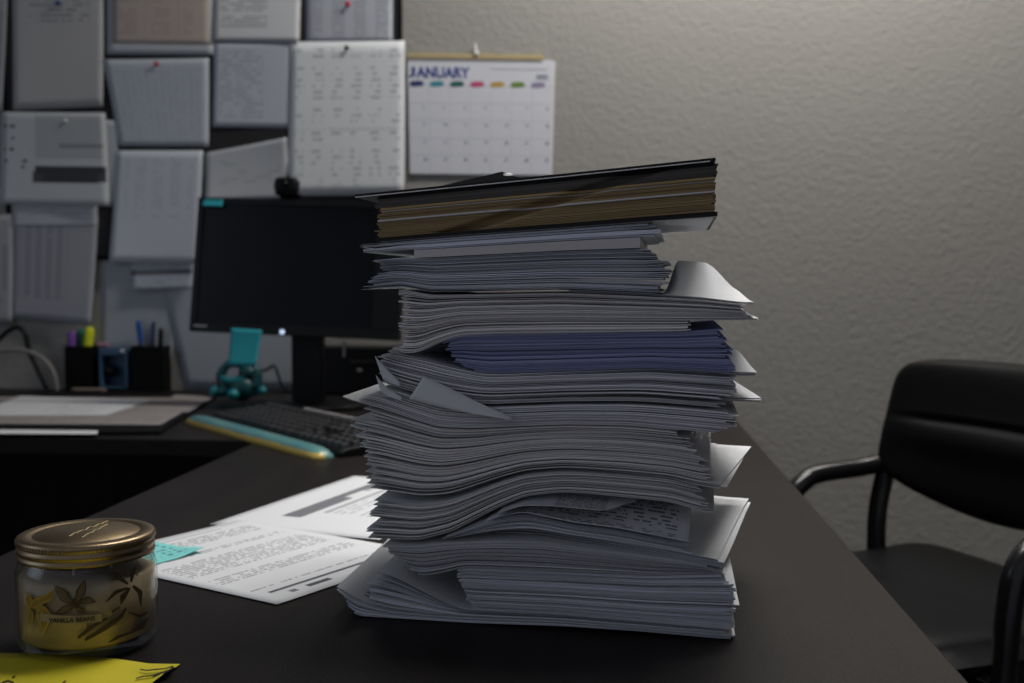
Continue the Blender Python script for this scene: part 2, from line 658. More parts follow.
LIFT = 0.0008
G0 = guide([(332, 590), (340, 602), (355, 616), (390, 618.5), (460, 623), (560, 626.5), (640, 632), (732, 640.5)])
G0 = np.maximum(G0, DZ + LIFT)
G1a = guide([(332, 585), (350, 596), (367, 604), (390, 611), (430, 615), (460, 617), (560, 621), (732, 635)])
G1b = guide([(340, 560), (366, 572), (377, 568), (395, 573), (407, 580), (421, 588), (440, 599), (460, 608.5), (475, 611), (560, 615), (732, 630)])
G2 = guide([(366, 562), (383, 563), (400, 570), (421, 577), (440, 574), (463, 568), (560, 572), (650, 576), (726, 574), (740, 574)])
G3 = guide([(366, 546), (418, 545.5), (440, 543), (500, 541), (540, 541.5), (619, 552), (684, 562), (720, 569), (740, 571)])
G4 = guide([(366, 541.5), (418, 543.3), (451, 535), (480, 523), (500, 516), (526, 512), (545, 517), (575, 524), (616, 529), (684, 543), (720, 546), (740, 547)])
G4b = guide([(366, 541), (418, 543), (451, 534), (475, 521), (498, 509), (524, 498), (560, 494), (584, 495), (628, 499), (670, 503), (700, 512), (720, 514)])
G5 = guide([(340, 394), (346, 398), (380, 407), (406, 416), (437, 426), (472, 427.5), (565, 424), (627, 425), (704, 432), (740, 436)])
G6 = guide([(374, 347), (386, 350), (400, 354.5), (425, 360), (450, 366.5), (475, 372), (490, 374), (565, 371.5), (650, 368.5), (739, 374)])
G7 = guide([(374, 346), (396, 352), (410, 354), (420, 351.7), (437, 343), (460, 336), (500, 334.5), (560, 334), (681, 332), (720, 329), (750, 327)])
G8 = guide([(355, 292), (365, 291), (402, 288), (430, 294), (480, 293.5), (560, 292), (650, 296), (670, 297), (700, 299), (742, 304)])
G9 = guide([(350, 244.5), (375, 243), (460, 236), (560, 229), (650, 222), (717, 217.5), (730, 217)])


def packet(name, zb, zt, L, R, depth=0.214, v0=0.0, rot=0.0, nu=84, nv=4, extra=None, vfun=None, parent=None, mats=None, vs=None):
    """a packet of pages: plan rectangle from L to R, its faces follow zb(u), zt(u)"""
    c, s = math.cos(rot), math.sin(rot)
    cu, cv = (L + R) / 2, depth / 2
    hw = (R - L) / 2

    def plan(a, d):
        x, y = -hw + 2 * hw * a, -cv + depth * d
        return cu + c * x - s * y, s * x + c * y
    corners = [plan(a, d)[1] for a in (0, 1) for d in (0, 1)]
    sh = v0 - min(corners)
    if vs:
        nv = len(vs) - 1
    top, bot = [], []
    for i in range(nu + 1):
        a = i / nu
        # ends closer together in the samples so that curls stay smooth
        ta, ba = [], []
        for j in range(nv + 1):
            d = vs[j] if vs else j / nv
            u, v = plan(a, d)
            v += sh
            if vfun:
                v += vfun(u) * (1 - d)
            e = extra(u, v) if extra else 0.0
            p = P0 + UD * u + VS * v
            ta.append((p.x, p.y, zt(u) + e))
            ba.append((p.x, p.y, zb(u) + e))
        top.append(ta)
        bot.append(ba)
    mb = MB()
    mb.slab(top, bot, nu, nv, 0, 1)
    return mb.build(name, mats, parent, recalc=False)


def tl(table, t, y_lo, y_hi):
    ts, xs = zip(*table)
    x = float(np.interp(t, ts, xs))
    return x


M['stack_print'] = page('stack_print', rgb(0.70, 0.71, 0.74), INK, rows=26, wscale=30, x0=0.06, x1=0.94, y0=0.03, y1=0.95, dens=0.5, para=0.42, seed=2.0)
M['stack_print_dots'] = page('stack_print_dots', rgb(0.62, 0.62, 0.65), INK, rows=40, wscale=60, x0=0.42, x1=0.80, y0=0.06, y1=0.9, dens=0.45, para=0.3, seed=5.0, strength=0.85)

SECTIONS = [
    # key, lower, upper, count, gap, left table, right table, face, edge, label, group, left jitter px, rows y (for pixel->u)
    ('base', G0, G1a, 8, 0.15, [(0, 352), (0.5, 343), (1, 334)], [(0, 731), (1, 732)], 'paper', 'edge_cool',
     'broad white paper packet lying on the desk, lowest layer of the tall stack', 'bottom packets of the paper stack', 2, 610),
    ('fan', G1a, G1b, 9, 0.5, [(0, 371), (0.5, 369), (1, 378)], [(0, 728), (1, 722)], 'paper', 'edge_cool',
     'white paper packet with left end curling up, just above the lowest layer of the stack', 'curling packets near the stack foot', 3, 600),
    ('low', G1b, G2, 32, 0.12, [(0, 473), (0.45, 463), (0.7, 459), (1, 456)], [(0, 731), (0.3, 734), (0.65, 733), (1, 726)], 'paper', 'edge_cool',
     'bluish white packet in the low block starting right of the curled pages', 'low bluish block of the stack', 1.5, 600),
    ('grey_band', G2, G3, 15, 0.15, [(0, 421), (0.25, 403), (0.6, 390), (1, 382)], [(0, 724), (0.5, 716), (1, 706)], 'paper', 'edge_grey',  # packets with darker grey edges
     'dull grey paper packet in the darker grey band under the blue-white wedge of the stack', 'shaded grey band of the stack', 3, 555),
    ('wedge', G3, G4, 18, 0.1, [(0, 438), (0.5, 443), (1, 447)], [(0, 693), (1, 687)], 'paper', 'edge_cool',
     'blue-white packet in the wedge shaped layer below the printed loose sheets', 'blue-white wedge of the stack', 2, 535),
    ('middle', G4b, G5, 64, 0.16, [(0, 374), (0.06, 370), (0.2, 372), (0.3, 377), (0.45, 372), (0.55, 367), (0.7, 361), (0.85, 356), (0.94, 350), (1, 345)],
     [(0, 711), (0.22, 696), (0.35, 706), (0.5, 708), (0.65, 702), (0.8, 689), (1, 676)], 'paper', 'edge_warm',
     'warm white packet in the thick middle layer of the stack, left ends frayed', 'thick middle layer of the stack', 5, 470),
    ('frayed', G5, G6, 38, 0.2, [(0, 360), (0.12, 366), (0.2, 388), (0.35, 381), (0.6, 378), (0.75, 377), (1, 386)],
     [(0, 712), (0.1, 728), (0.3, 737), (0.5, 714), (0.7, 735), (1, 733)], 'paper', 'edge_white',
     'white packet with upturned left end, in the layer just below the blue papers', 'upturned packets below the blue papers', 4, 395),
    ('blue', G6, G7, 26, 0.1, [(0, 470), (0.3, 452), (1, 447)], [(0, 737), (0.3, 729), (0.6, 722), (1, 719)], 'paper_blue', 'edge_blue',
     'blue paper packet in the only deep blue band of the stack', 'deep blue band of the stack', 3, 350),
    ('sagging', G7, G8, 30, 0.2, [(0, 397), (0.2, 404), (0.35, 396), (0.5, 404), (0.8, 399), (1, 396)],
     [(0, 681), (0.15, 690), (0.30, 687), (0.32, 758), (0.6, 748), (0.8, 741), (1, 741)], 'paper', 'edge_warm',
     'white packet sagging in the layer directly above the blue papers', 'sagging packets above the blue papers', 4, 315),
    ('upper', G8 + 0.0016, G9, 34, 0.22, [(0, 366), (0.2, 366), (0.33, 384), (0.5, 379), (0.7, 369), (0.85, 363), (1, 358)],
     [(0, 659), (0.2, 664), (0.42, 667), (0.58, 645), (0.75, 660), (0.9, 655), (1, 645)], 'paper', 'edge_cool',
     'thin white packet with feathered left end, in the layer directly under the black binder', 'packets under the black binder', 4, 265),
]

for (key, ga, gb, n, gap, Lt, Rt, face, edge, label, group, jit, yy) in SECTIONS:
    w = np.exp(rng.normal(0, 0.45, n))
    if key == 'upper':
        w[n - 8] = 6.5 * w.mean()
    t = np.concatenate([[0], np.cumsum(w) / w.sum()])
    for i in range(n):
        t0, t1 = float(t[i]), float(t[i + 1])
        g = (t1 - t0) * gap * (0.5 + rng.random())
        if rng.random() < 0.10:
            g = (t1 - t0) * min(0.75, gap * 3.2)
        ta, tb = t0, t1 - g
        tm = (t0 + t1) / 2
        xl = float(np.interp(tm, *zip(*Lt))) + rng.normal(0, jit * 0.8)
        if key == 'middle' and tm > 0.72 or key == 'frayed' and tm < 0.4:
            xl += rng.normal(0, 4.5)
        if key == 'middle' and tm > 0.88:
            xl += 34 * rng.random()
        xr = float(np.interp(tm, *zip(*Rt))) + rng.normal(0, 3.0)
        rot = rng.normal(0, 0.006)
        v0 = abs(rng.normal(0, 0.0030))
        if key in ('middle', 'frayed') and tm > 0.8:
            rot = rng.normal(0, 0.02)
        tap = {'fan': 0.5, 'frayed': 0.75, 'middle': 0.7, 'upper': 0.6, 'sagging': 0.4}.get(key, 0.15) * (0.35 + 0.65 * rng.random())
        tlen = 0.015 + 0.045 * rng.random()
        tapr = {'upper': 0.55, 'middle': 0.3, 'frayed': 0.3}.get(key, 0.1) * rng.random()
        extra = None
        lab, mats = label, [M[face], M[edge]]
        if key == 'base' and i == n - 1:
            mats = [M['stack_print'], M[edge]]
        if key == 'wedge' and tm < 0.45:
            xr = 744 + 5 * tm + rng.normal(0, 2.4)
            rot = -0.15 + rng.normal(0, 0.012)
            v0 = 0.003 - 0.004 * tm
            ue = U_of(694, 555)
            extra = lambda u, v, ue=ue: 0.007 * sstep(ue, ue + 0.02, u) * sstep(0.01, 0.2, v)
        if key == 'middle' and 0.31 < tm < 0.37:
            xr = 748 + rng.normal(0, 3)
            rot = -0.17 + rng.normal(0, 0.02)
        elif key == 'middle' and rng.random() < 0.22:
            xr += 9
            rot = -0.03
        if key == 'frayed' and 0.49 < tm < 0.56:
            xr = 752 + rng.normal(0, 1)
            rot = 0.09
        if key == 'frayed' and tm > 0.93:
            xr = 750
            rot = 0.06
            ue = U_of(728, 390)
            extra = lambda u, v, ue=ue: 0.013 * sstep(ue, ue + 0.02, u) * sstep(0.0, 0.2, v)
        if key == 'upper' and tm > 0.75 and rng.random() < 0.3:
            xl += 22
        if key == 'upper' and i == n - 8:
            xl, xr, rot, v0 = 415, 640, 0.0, -0.003
            tap = tapr = 0.0
            mats = [M['paper'], M['booklet']]
            lab = 'thick folded white booklet with a smooth pale spine, a little below the binder'
            tb = t1 - (t1 - t0) * 0.08
        if key == 'upper' and 0.2 < tm < 0.5:
            ue = U_of(640, 270)
            k = 0.008 * tm
            extra = lambda u, v, ue=ue, k=k: k * sstep(ue, ue + 0.05, u)
        if abs(rot) > 0.045:
            ta, tb = t0 + (t1 - t0) * 0.2, t0 + (t1 - t0) * 0.72
        L, R = U_of(xl, yy), U_of(xr, yy)
        zb = lambda u, ta=ta: gz(ga, u) + (gz(gb, u) - gz(ga, u)) * ta + 0.00008
        zt = lambda u, tb=tb, ta=ta, L=L, R=R, tap=tap, tlen=tlen, tapr=tapr: gz(ga, u) + (gz(gb, u) - gz(ga, u)) * (ta + (tb - ta) * (1 - tap * sstep(L + tlen, L, u)) * (1 - tapr * sstep(R - 0.03, R, u))) + 0.00001
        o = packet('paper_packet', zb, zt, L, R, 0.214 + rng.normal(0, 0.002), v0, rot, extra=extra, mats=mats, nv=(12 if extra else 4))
        tag(o, lab, 'paper packet', group)

# --- single sheets that stand out of the stack
ua, ub, uc, ud = U_of(661, 297), U_of(679, 297), U_of(708, 297), U_of(753, 297)


def curl(u, v):
    return 0.030 * sstep(ua, ub, u) * (1 - 0.75 * sstep(uc, ud, u)) * sstep(0.0, 0.15, v)


for k in range(3):
    o = packet('paper_sheet', lambda u, k=k: gz(G8, u) + 0.0002 + 0.00045 * k, lambda u, k=k: gz(G8, u) + 0.0002 + 0.00045 * k + 0.0001,
               U_of(560), U_of(748, 300), 0.205, 0.002, 0.05, extra=curl, mats=[M['paper'], M['paper']], nu=80, nv=14)
    tag(o, ['white sheet under the big curled corner, lowest of the three sticking out right',
            'white sheet sandwiched in the middle of the curled sheets sticking out right',
            'bright white sheet with a big curled corner sticking out right below the binder'][k], 'paper sheet', 'curled sheets at the upper right')

# printed loose sheets tilting out of the gap above the blue-white wedge
for k, (xl, xr, mat, lb) in enumerate(((488, 689, 'stack_print', 'loose printed sheet tilting out above the blue-white wedge, with ruled margin at its right end'),
                                       (500, 634, 'stack_print_dots', 'loose sheet with dense rows of dark print tilting out at the middle of the stack'))):
    f0, f1 = (0.12, 0.58) if k == 0 else (0.62, 0.93)

    def zf(u, v, f0=f0, f1=f1):
        a, c = gz(G4, u), gz(G4b, u)
        return lerp(a, c, lerp(f0, f1, sstep(-0.012, 0.05, v)))
    nu, nv = 50, 12
    L, R = U_of(xl, 515), U_of(xr, 520)
    v0 = -0.010 if k == 0 else -0.012
    top, bot = [], []
    for i in range(nu + 1):
        u = lerp(L, R, i / nu)
        ta, ba = [], []
        for j in range(nv + 1):
            v = v0 + 0.2 * (j / nv) ** 1.6
            if k == 1:
                v += 0.03 * sstep(U_of(600, 520), R, u) * (1 - j / nv)
            p = P0 + UD * u + VD * v
            z = zf(u, v) + 0.0006
            ta.append((p.x, p.y, z + 0.00012)); ba.append((p.x, p.y, z))
        top.append(ta); bot.append(ba)
    mb = MB(); mb.slab(top, bot, nu, nv, 0, 1, smooth=True)
    tag(mb.build('paper_sheet', [M[mat], M['paper']], recalc=False), lb, 'paper sheet', 'loose printed sheets in the stack')

# folded corner at the left of the frayed layer
def strip_sheet(lo, hi, v_lo, v_hi, name, label, mat='paper', group=None, th=0.0006, n=24):
    """a page strip between two pixel polylines on the stack front, standing a little proud of it"""
    top, bot = [], []
    lx, ly = zip(*lo)
    for i in range(n + 1):
        a = i / n
        pts = []
        for line, vv in ((lo, v_lo), (hi, v_hi)):
            s = np.linspace(0, 1, len(line))
            x = float(np.interp(a, s, [q[0] for q in line])); y = float(np.interp(a, s, [q[1] for q in line]))
            p = on_plane(x, y, P0 + VD * vv, VD)
            pts.append(p)
        nv = 4
        ta = [pts[0].lerp(pts[1], j / nv) - VD * th for j in range(nv + 1)]
        ba = [pts[0].lerp(pts[1], j / nv) for j in range(nv + 1)]
        top.append(ta); bot.append(ba)
    mb = MB(); mb.slab(top, bot, n, 4, 0, 0, smooth=True)
    return tag(mb.build(name, [M[mat]]), label, 'paper sheet', group)


strip_sheet([(409, 399), (436, 406), (468, 413), (512, 420)], [(424, 376), (450, 388), (480, 403), (512, 417)], -0.007, -0.0025, 'paper_sheet',
            'white page folded over to a broad triangle at the frayed left of the stack', group='folded pages at the stack left')
strip_sheet([(383, 379), (392, 384), (400, 386)], [(375, 356), (388, 370), (400, 382)], -0.004, -0.002, 'paper_sheet',
            'small peeled page corner pointing up like a leaf at the stack left', group='folded pages at the stack left')
strip_sheet([(381, 392), (390, 397), (402, 400)], [(376, 375), (387, 388), (402, 397)], -0.004, -0.002, 'paper_sheet',
            'narrow peeled page corner just below the leaf-like one at the stack left', group='folded pages at the stack left')

# ------------------------------------------------------------------ binder on top of the stack
binder = tag(empty('document_binder', P0 + UD * 0.14 + VD * 0.11 + ZD * 0.30),
             'black covered binder of tan and grey pages on top of the tall paper stack', 'binder')
BM = binder.matrix_basis.inverted()


def bpart(o):
    o.parent = binder
    o.matrix_parent_inverse = Matrix.Translation(-binder.location)
    return o


GB0 = G9 + 0.0006
GB1 = guide([(350, 240), (375, 238.5), (460, 231.5), (560, 224), (650, 216.5), (717, 211.5), (730, 211)])
GT1 = guide([(345, 196), (356, 194.8), (560, 174.4), (714, 158.2), (730, 156.5)])
GT0 = GT1 - 0.0021
GPa, GPb = GB1 + 0.0004, GT0 - 0.0006
o = packet('back_cover', lambda u: gz(GB0, u) + 0.0005, lambda u: gz(GB1, u), U_of(376, 240), U_of(717.5, 215), 0.225, -0.001, 0.0, mats=[M['black_card'], M['black_card']])
bpart(o)
o = packet('lining_sheet', lambda u: gz(GB0, u), lambda u: gz(GB0, u) + 0.0003, U_of(380, 240), U_of(714, 215), 0.222, 0.002, 0.0, mats=[M['paper'], M['paper']])
o['label'] = 'white lining sheet'
bpart(o)
o = packet('front_cover', lambda u: gz(GT0, u), lambda u: gz(GT1, u), U_of(356, 195), U_of(715.5, 160), 0.23, -0.003, 0.0, mats=[M['black_card'], M['black_card']])
bpart(o)
o = packet('cover_edge_gleam', lambda u: gz(GT1, u) + 0.0001, lambda u: gz(GT1, u) + 0.0008, U_of(357, 195), U_of(710, 160), 0.228, -0.0050, 0.0, mats=[M['white_plastic'], M['white_plastic']], vs=[0, 0.012, 0.025, 0.04, 0.06, 0.1, 0.4, 1.0],
           extra=lambda u, v: -0.0030 * (1 - sstep(-0.006, 0.009, v)))  # gleam of the glossy cover edge, put in as a drooping white sheet
o['label'] = 'white sheet standing in for the gleam along the cover edge'
bpart(o)
n = 40
w = np.exp(rng.normal(0, 0.4, n)); t = np.concatenate([[0], np.cumsum(w) / w.sum()])
uk0, uk1 = U_of(455, 225), U_of(655, 190)
for i in range(n):
    tm = (t[i] + t[i + 1]) / 2
    xl = 378 + rng.normal(0, 1.8)
    xr = 715 + rng.normal(0, 1.5)
    uk = lerp(uk0, uk1, tm)
    mat = 'tan_page' if tm < 0.70 else 'grey_page'
    if i in (13, 14, 22):
        mat = 'edge_warm'
    if tm > 0.93:
        mat = 'black_card'
    vf = lambda u, uk=uk: 0.011 * math.exp(-((u - uk) / 0.017) ** 4)
    o = packet('page', lambda u, a=t[i]: lerp(gz(GPa, u), gz(GPb, u), a) + 0.00005, lambda u, a=t[i + 1], c=t[i]: lerp(gz(GPa, u), gz(GPb, u), a - (a - c) * 0.18),
               U_of(xl, 215), U_of(xr, 190), 0.214, 0.001 + abs(rng.normal(0, 0.0010)), rng.normal(0, 0.002), vfun=vf, nu=60, mats=[M[mat], M[mat]])
    o['label'] = 'tan page' if mat == 'tan_page' else ('white page' if mat == 'edge_warm' else 'dark grey page')
    bpart(o)
# a bent flap of the cover standing up at the back
pa = at_depth(440, 186, 1.0)
apex = at_depth(502, 171.5, 1.0)
pb = at_depth(522, 178.5, 1.0)
back = VD * 0.03
mb = MB()
k = mb.add([pa, apex, pb, pa + back, apex + back * 0.2, pb + back])
for q in ((0, 1, 2), (5, 4, 3), (0, 3, 4, 1), (1, 4, 5, 2), (2, 5, 3, 0)):
    mb.face([k + z for z in q])
bpart(mb.build('cover_flap', M['black_card']))
ap2 = at_depth(508, 174.5, 0.999)
mb = MB(); mb.ball(ap2, (0.0045, 0.002, 0.0012)); o = mb.build('flap_tip', M['white_plastic']); o['label'] = 'pale flap tip'; bpart(o)  # small pale end of the flap

# ------------------------------------------------------------------ papers lying on the desk
M['doc_a'] = page('letter_document', W, INK, rows=50, wscale=42, x0=0.07, x1=0.93, y0=0.16, y1=0.92, dens=0.47, para=0.42, strength=0.62, seed=1.0,
                  bars=((0.10, 0.92, 0.105, 0.122, 1.6), (0.26, 0.40, 0.055, 0.080, 1.6), (0.16, 0.20, 0.055, 0.080, 1.3), (0.08, 0.8, 0.935, 0.942, 1.0)))
M['doc_b'] = page('form_document', W, INK, rows=24, wscale=18, x0=0.3, x1=0.97, y0=0.1, y1=0.56, dens=0.45, para=0.4, strength=0.35, seed=8.0,
                  bars=((0.20, 0.97, 0.70, 0.76, 2.4), (0.20, 0.58, 0.64, 0.70, 2.4), (0.72, 0.86, 0.66, 0.70, 1.7), (0.30, 0.97, 0.565, 0.59, 1.8), (0.5, 0.97, 0.41, 0.43, 1.8)))


def flat_sheet(A, ex, ey, z, name, mats, label, cat='paper sheet', lift=None, group=None, nu=16, nv=16, th=0.00025):
    """sheet on the desk: A its near-left corner, ex and ey its sides"""
    top, bot = [], []
    for i in range(nu + 1):
        ta, ba = [], []
        for j in range(nv + 1):
            p = A + ex * (i / nu) + ey * (j / nv)
            h = lift(i / nu, j / nv) if lift else 0.0
            ta.append((p.x, p.y, z + th + h)); ba.append((p.x, p.y, z + h))
        top.append(ta); bot.append(ba)
    mb = MB(); mb.slab(top, bot, nu, nv, 0, 1, smooth=True)
    return tag(mb.build(name, mats, recalc=False), label, cat, group)


C2, D2 = on_z(360, 474, DZ), on_z(238, 515, DZ)
exn = (C2 - D2).normalized()
D2 = D2 - exn * 0.055
ex = exn * 0.335
ey = Vector((exn.y, -exn.x, 0)) * 0.216       # towards the stack
o = flat_sheet(D2 + ey, ex, -ey, DZ + 0.0003, 'paper_sheet', [M['doc_b'], M['paper']],
               'white printed form with dark heading bar, half under the stack and the letter', group='printed sheets lying on the desk')
A = on_z(277, 606, DZ)
Q = on_z(157, 579, DZ)
ey = (Q - A); ey *= 0.279 / ey.length
ex = Vector((ey.y, -ey.x, 0)) * (0.216 / 0.279)
flat_sheet(A, ex, ey, DZ + 0.0012, 'paper_sheet', [M['doc_a'], M['paper']],
           'white printed letter with an aqua sticky note on it, right of the jar', group='printed sheets lying on the desk')
q = [on_z(157, 541, DZ), on_z(176, 538.5, DZ), on_z(201, 552, DZ), on_z(157, 563, DZ)]
# the note is a square whose far right corner is at (201, 552)
n0 = on_z(203, 554, DZ)
e1 = -(ex.normalized()) * 0.088
e2 = ey.normalized() * 0.076
flat_sheet(n0 + e1 * 0.98 - e2 * 0.0, -e1, e2, DZ + 0.0022, 'sticky_note', [M['aqua_note'], M['teal_note']],
           'aqua sticky note with dark handwriting lying on the printed letter by the jar', 'sticky note', group='teal sticky notes',
           lift=lambda u, v: 0.004 * sstep(0.6, 1.0, u) * sstep(0.5, 0.0, v))

# yellow note in front of the jar
YA, YB = on_z(-70, 654, DZ), on_z(176, 668, DZ)
poly_top = [(-70, 653), (-10, 654), (55, 655.5), (115, 660), (150, 665), (180, 665.5)]
poly_bot = [(-70, 720), (-10, 720), (55, 720), (100, 718), (135, 700), (160, 684)]
top, bot = [], []
nu, nv = 30, 10
for i in range(nu + 1):
    a = i / nu
    s = np.linspace(0, 1, len(poly_top))
    xt, yt = float(np.interp(a, s, [p[0] for p in poly_top])), float(np.interp(a, s, [p[1] for p in poly_top]))
    xb, yb = float(np.interp(a, s, [p[0] for p in poly_bot])), float(np.interp(a, s, [p[1] for p in poly_bot]))
    ta, ba = [], []
    for j in range(nv + 1):
        c = j / nv
        p = on_z(lerp(xb, xt, c), lerp(yb, yt, c), DZ)
        h = 0.0008 + 0.004 * sstep(0.75, 1.0, a) * sstep(1.0, 0.2, c)
        ta.append((p.x, p.y, DZ + h + 0.0003)); ba.append((p.x, p.y, DZ + h))
    top.append(ta); bot.append(ba)
ynote = tag(empty('sticky_note', on_z(60, 690, DZ)), 'yellow note with a ragged right end and black marks, in front of the jar', 'sticky note')
mb = MB(); mb.slab(top, bot, nu, nv, 0, 0, smooth=True)
o = mb.build('note_sheet', [M['yellow_note']], recalc=False); o.parent = ynote; o.matrix_parent_inverse = Matrix.Translation(-ynote.location)
for pts, w in ((((140, 671.5), (147, 673.5), (155, 673.6), (166, 674), (173, 672)), 0.9), (((136, 680), (143, 678.8), (151, 679.5), (160, 678), (168, 676)), 0.9),
               (((153, 680.5), (160, 679), (168, 676.5), (174, 673)), 1.6), (((12, 678), (15, 676.5)), 1.3), (((2, 683), (8, 681), (14, 683)), 1.3), (((62, 684), (66, 681)), 1.4),
               (((-6, 684), (0, 682)), 1.2)):
    mb = MB()
    tp, bp = [], []
    for (x, y) in pts:
        a1, a2 = on_z(x, y - w * 0.6, DZ + 0.0012), on_z(x, y + w * 0.6, DZ + 0.0012)
        hh = 0.0014 + (0.0040 * sstep(118, 178, x) if x > 100 else 0)
        tp.append([(a2.x, a2.y, DZ + hh + 0.0002), (a1.x, a1.y, DZ + hh + 0.0002)])
        bp.append([(a2.x, a2.y, DZ + hh), (a1.x, a1.y, DZ + hh)])
    mb.slab(tp, bp, len(pts) - 1, 1, 0, 0)
    o = mb.build('ink_mark', [M['ink']]); o.parent = ynote; o.matrix_parent_inverse = Matrix.Translation(-ynote.location)

# ------------------------------------------------------------------ candle jar
JC = on_z(89, 643, DZ)
JR = 0.0507
jar = tag(empty('candle_jar', (JC.x, JC.y, DZ)), 'squat glass candle jar with bronze lid and vanilla flower print, at the front left', 'jar')
JH = 0.069
prof = [(0.0, 0.0), (JR - 0.008, 0.0), (JR - 0.002, 0.003), (JR, 0.009), (JR, JH - 0.010), (JR - 0.002, JH - 0.004), (JR - 0.005, JH), (JR - 0.0065, JH + 0.012),
        (JR - 0.009, JH + 0.012), (JR - 0.0085, JH), (JR - 0.0040, JH - 0.006), (JR - 0.0018, JH - 0.012), (JR - 0.0018, 0.011), (JR - 0.008, 0.0075), (0.0, 0.0075)]
mb = MB(); mb.lathe(prof, 72, 0, (0, 0, 0.0005)); mb.build('glass_body', M['glass'], jar)
mb = MB(); mb.lathe([(0, 0.0082), (JR - 0.0085, 0.0082), (JR - 0.0023, 0.0125), (JR - 0.0023, 0.0560), (JR - 0.007, 0.058), (0.02, 0.057), (0, 0.0565)], 64); mb.build('wax', M['wax'], jar)
mb = MB()
for a in range(3):
    an = a * 2.09 + 0.4
    mb.tube([(0.017 * math.cos(an), 0.017 * math.sin(an), 0.056), (0.0175 * math.cos(an), 0.017 * math.sin(an), 0.066)], 0.0011, 8)
mb.build('wick', M['white_plastic'], jar)
LR = 0.0497
lz = JH + 0.001
lp = [(0, lz + 0.0135), (LR - 0.011, lz + 0.0135)]
lp = [(0.0, lz + 0.0160), (LR - 0.0125, lz + 0.0160), (LR - 0.0118, lz + 0.0152), (LR - 0.0105, lz + 0.0152), (LR - 0.0095, lz + 0.0163), (LR - 0.0025, lz + 0.0163), (LR - 0.0005, lz + 0.0152), (LR, lz + 0.0135),
      (LR, lz + 0.0115), (LR - 0.0012, lz + 0.0105), (LR - 0.0012, lz + 0.0090), (LR - 0.0002, lz + 0.0080), (LR - 0.0002, lz + 0.0055), (LR - 0.0016, lz + 0.0045), (LR - 0.0016, lz + 0.0030),
      (LR - 0.0004, lz + 0.0022), (LR - 0.0004, lz), (LR - 0.0020, lz), (LR - 0.0022, lz + 0.0145), (0.0, lz + 0.0145)]
mb = MB(); mb.lathe(lp, 96, 0)
lid = mb.build('lid', M['lid'], jar)
mb = MB()
for k in range(110):
    a = 2 * PI * k / 110
    m = Matrix.Rotation(a, 4, 'Z') @ Matrix.Translation((LR + 0.0001, 0, lz + 0.0125))
    mb.box((-0.0006, -0.0007, -0.0012), (0.0004, 0.0007, 0.0012), 0, m)
mb.build('knurled_ring', M['lid'], lid)
# raised cursive mark on the lid
mb = MB()
top_z = DZ + lz + 0.0161
for (x0, y0, x1, y1, amp, nn) in ((69, 536.5, 108, 522.0, 1.3, 26), (82, 537.5, 107, 525.0, 0.55, 24)):
    pts = []
    for k in range(nn + 1):
        a = k / nn
        x = lerp(x0, x1, a) + 0.9 * math.sin(a * 21)
        y = lerp(y0, y1, a) - amp * abs(math.sin(a * 15)) * (1.4 if 0.1 < a < 0.2 or 0.6 < a < 0.7 else 1)
        p = on_z(x, y, top_z)
        pts.append((p.x - JC.x, p.y - JC.y, lz + 0.0162))
    mb.tube(pts, 0.00045, 6, 0, 3)
o = mb.build('raised_mark', M['gold'], lid)


def on_jar(x, y, r):
    d = ray(x, y)
    ox, oy = CAM.x - JC.x, CAM.y - JC.y
    a = d.x * d.x + d.y * d.y
    bb = 2 * (ox * d.x + oy * d.y)
    c = ox * ox + oy * oy - r * r
    disc = bb * bb - 4 * a * c
    if disc < 0:
        disc = 0
    s = (-bb - math.sqrt(disc)) / (2 * a)
    p = CAM + d * s
    return Vector((p.x - JC.x, p.y - JC.y, p.z - DZ))


def strokes(name, lst, mat, r=JR + 0.0003):
    mb = MB()
    for pts, ws in lst:
        n = 10
        s = np.linspace(0, 1, len(pts))
        tp, bp = [], []
        fine = np.linspace(0, 1, n + 1)
        xs = np.interp(fine, s, [p[0] for p in pts]); ys = np.interp(fine, s, [p[1] for p in pts]); wv = np.interp(fine, np.linspace(0, 1, len(ws)), ws)
        for k in range(n + 1):
            k0, k1 = max(0, k - 1), min(n, k + 1)
            dx, dy = xs[k1] - xs[k0], ys[k1] - ys[k0]
            l = math.hypot(dx, dy) or 1
            ox, oy = -dy / l * wv[k] / 2, dx / l * wv[k] / 2
            tp.append([on_jar(xs[k] - ox, ys[k] - oy, r + 0.0002), on_jar(xs[k] + ox, ys[k] + oy, r + 0.0002)])
            bp.append([on_jar(xs[k] - ox, ys[k] - oy, r), on_jar(xs[k] + ox, ys[k] + oy, r)])
        mb.slab(tp, bp, n, 1, 0, 0)
    o = mb.build(name, M[mat], jar)
    return o


strokes('yellow_blossom', [
    (((31, 606), (38, 601), (47, 598), (54, 590)), (8, 9, 6, 0.5)), (((28, 612), (30, 600), (27, 592)), (4, 7, 1)),
    (((36, 605), (44, 610), (52, 616)), (8, 7, 2)), (((30, 610), (28, 618), (30, 625)), (5, 5, 1)), (((40, 606), (40, 616), (43, 630)), (6, 5, 2))], 'yellow_fill', JR + 0.0002)
strokes('petal_outline', [
    (((29, 607), (34, 600), (45, 596), (54, 589), (53, 597), (45, 603), (33, 608)), (0.9,)), (((26, 592), (33, 602), (30, 610), (25, 602), (26, 593)), (0.9,)),
    (((36, 606), (44, 608), (53, 617), (44, 614), (36, 608)), (0.9,)), (((30, 610), (26, 618), (29, 626), (33, 619), (32, 611)), (0.9,)), (((38, 609), (38, 618), (43, 631), (45, 621), (41, 609)), (0.9,))], 'yellow_print', JR + 0.0005)
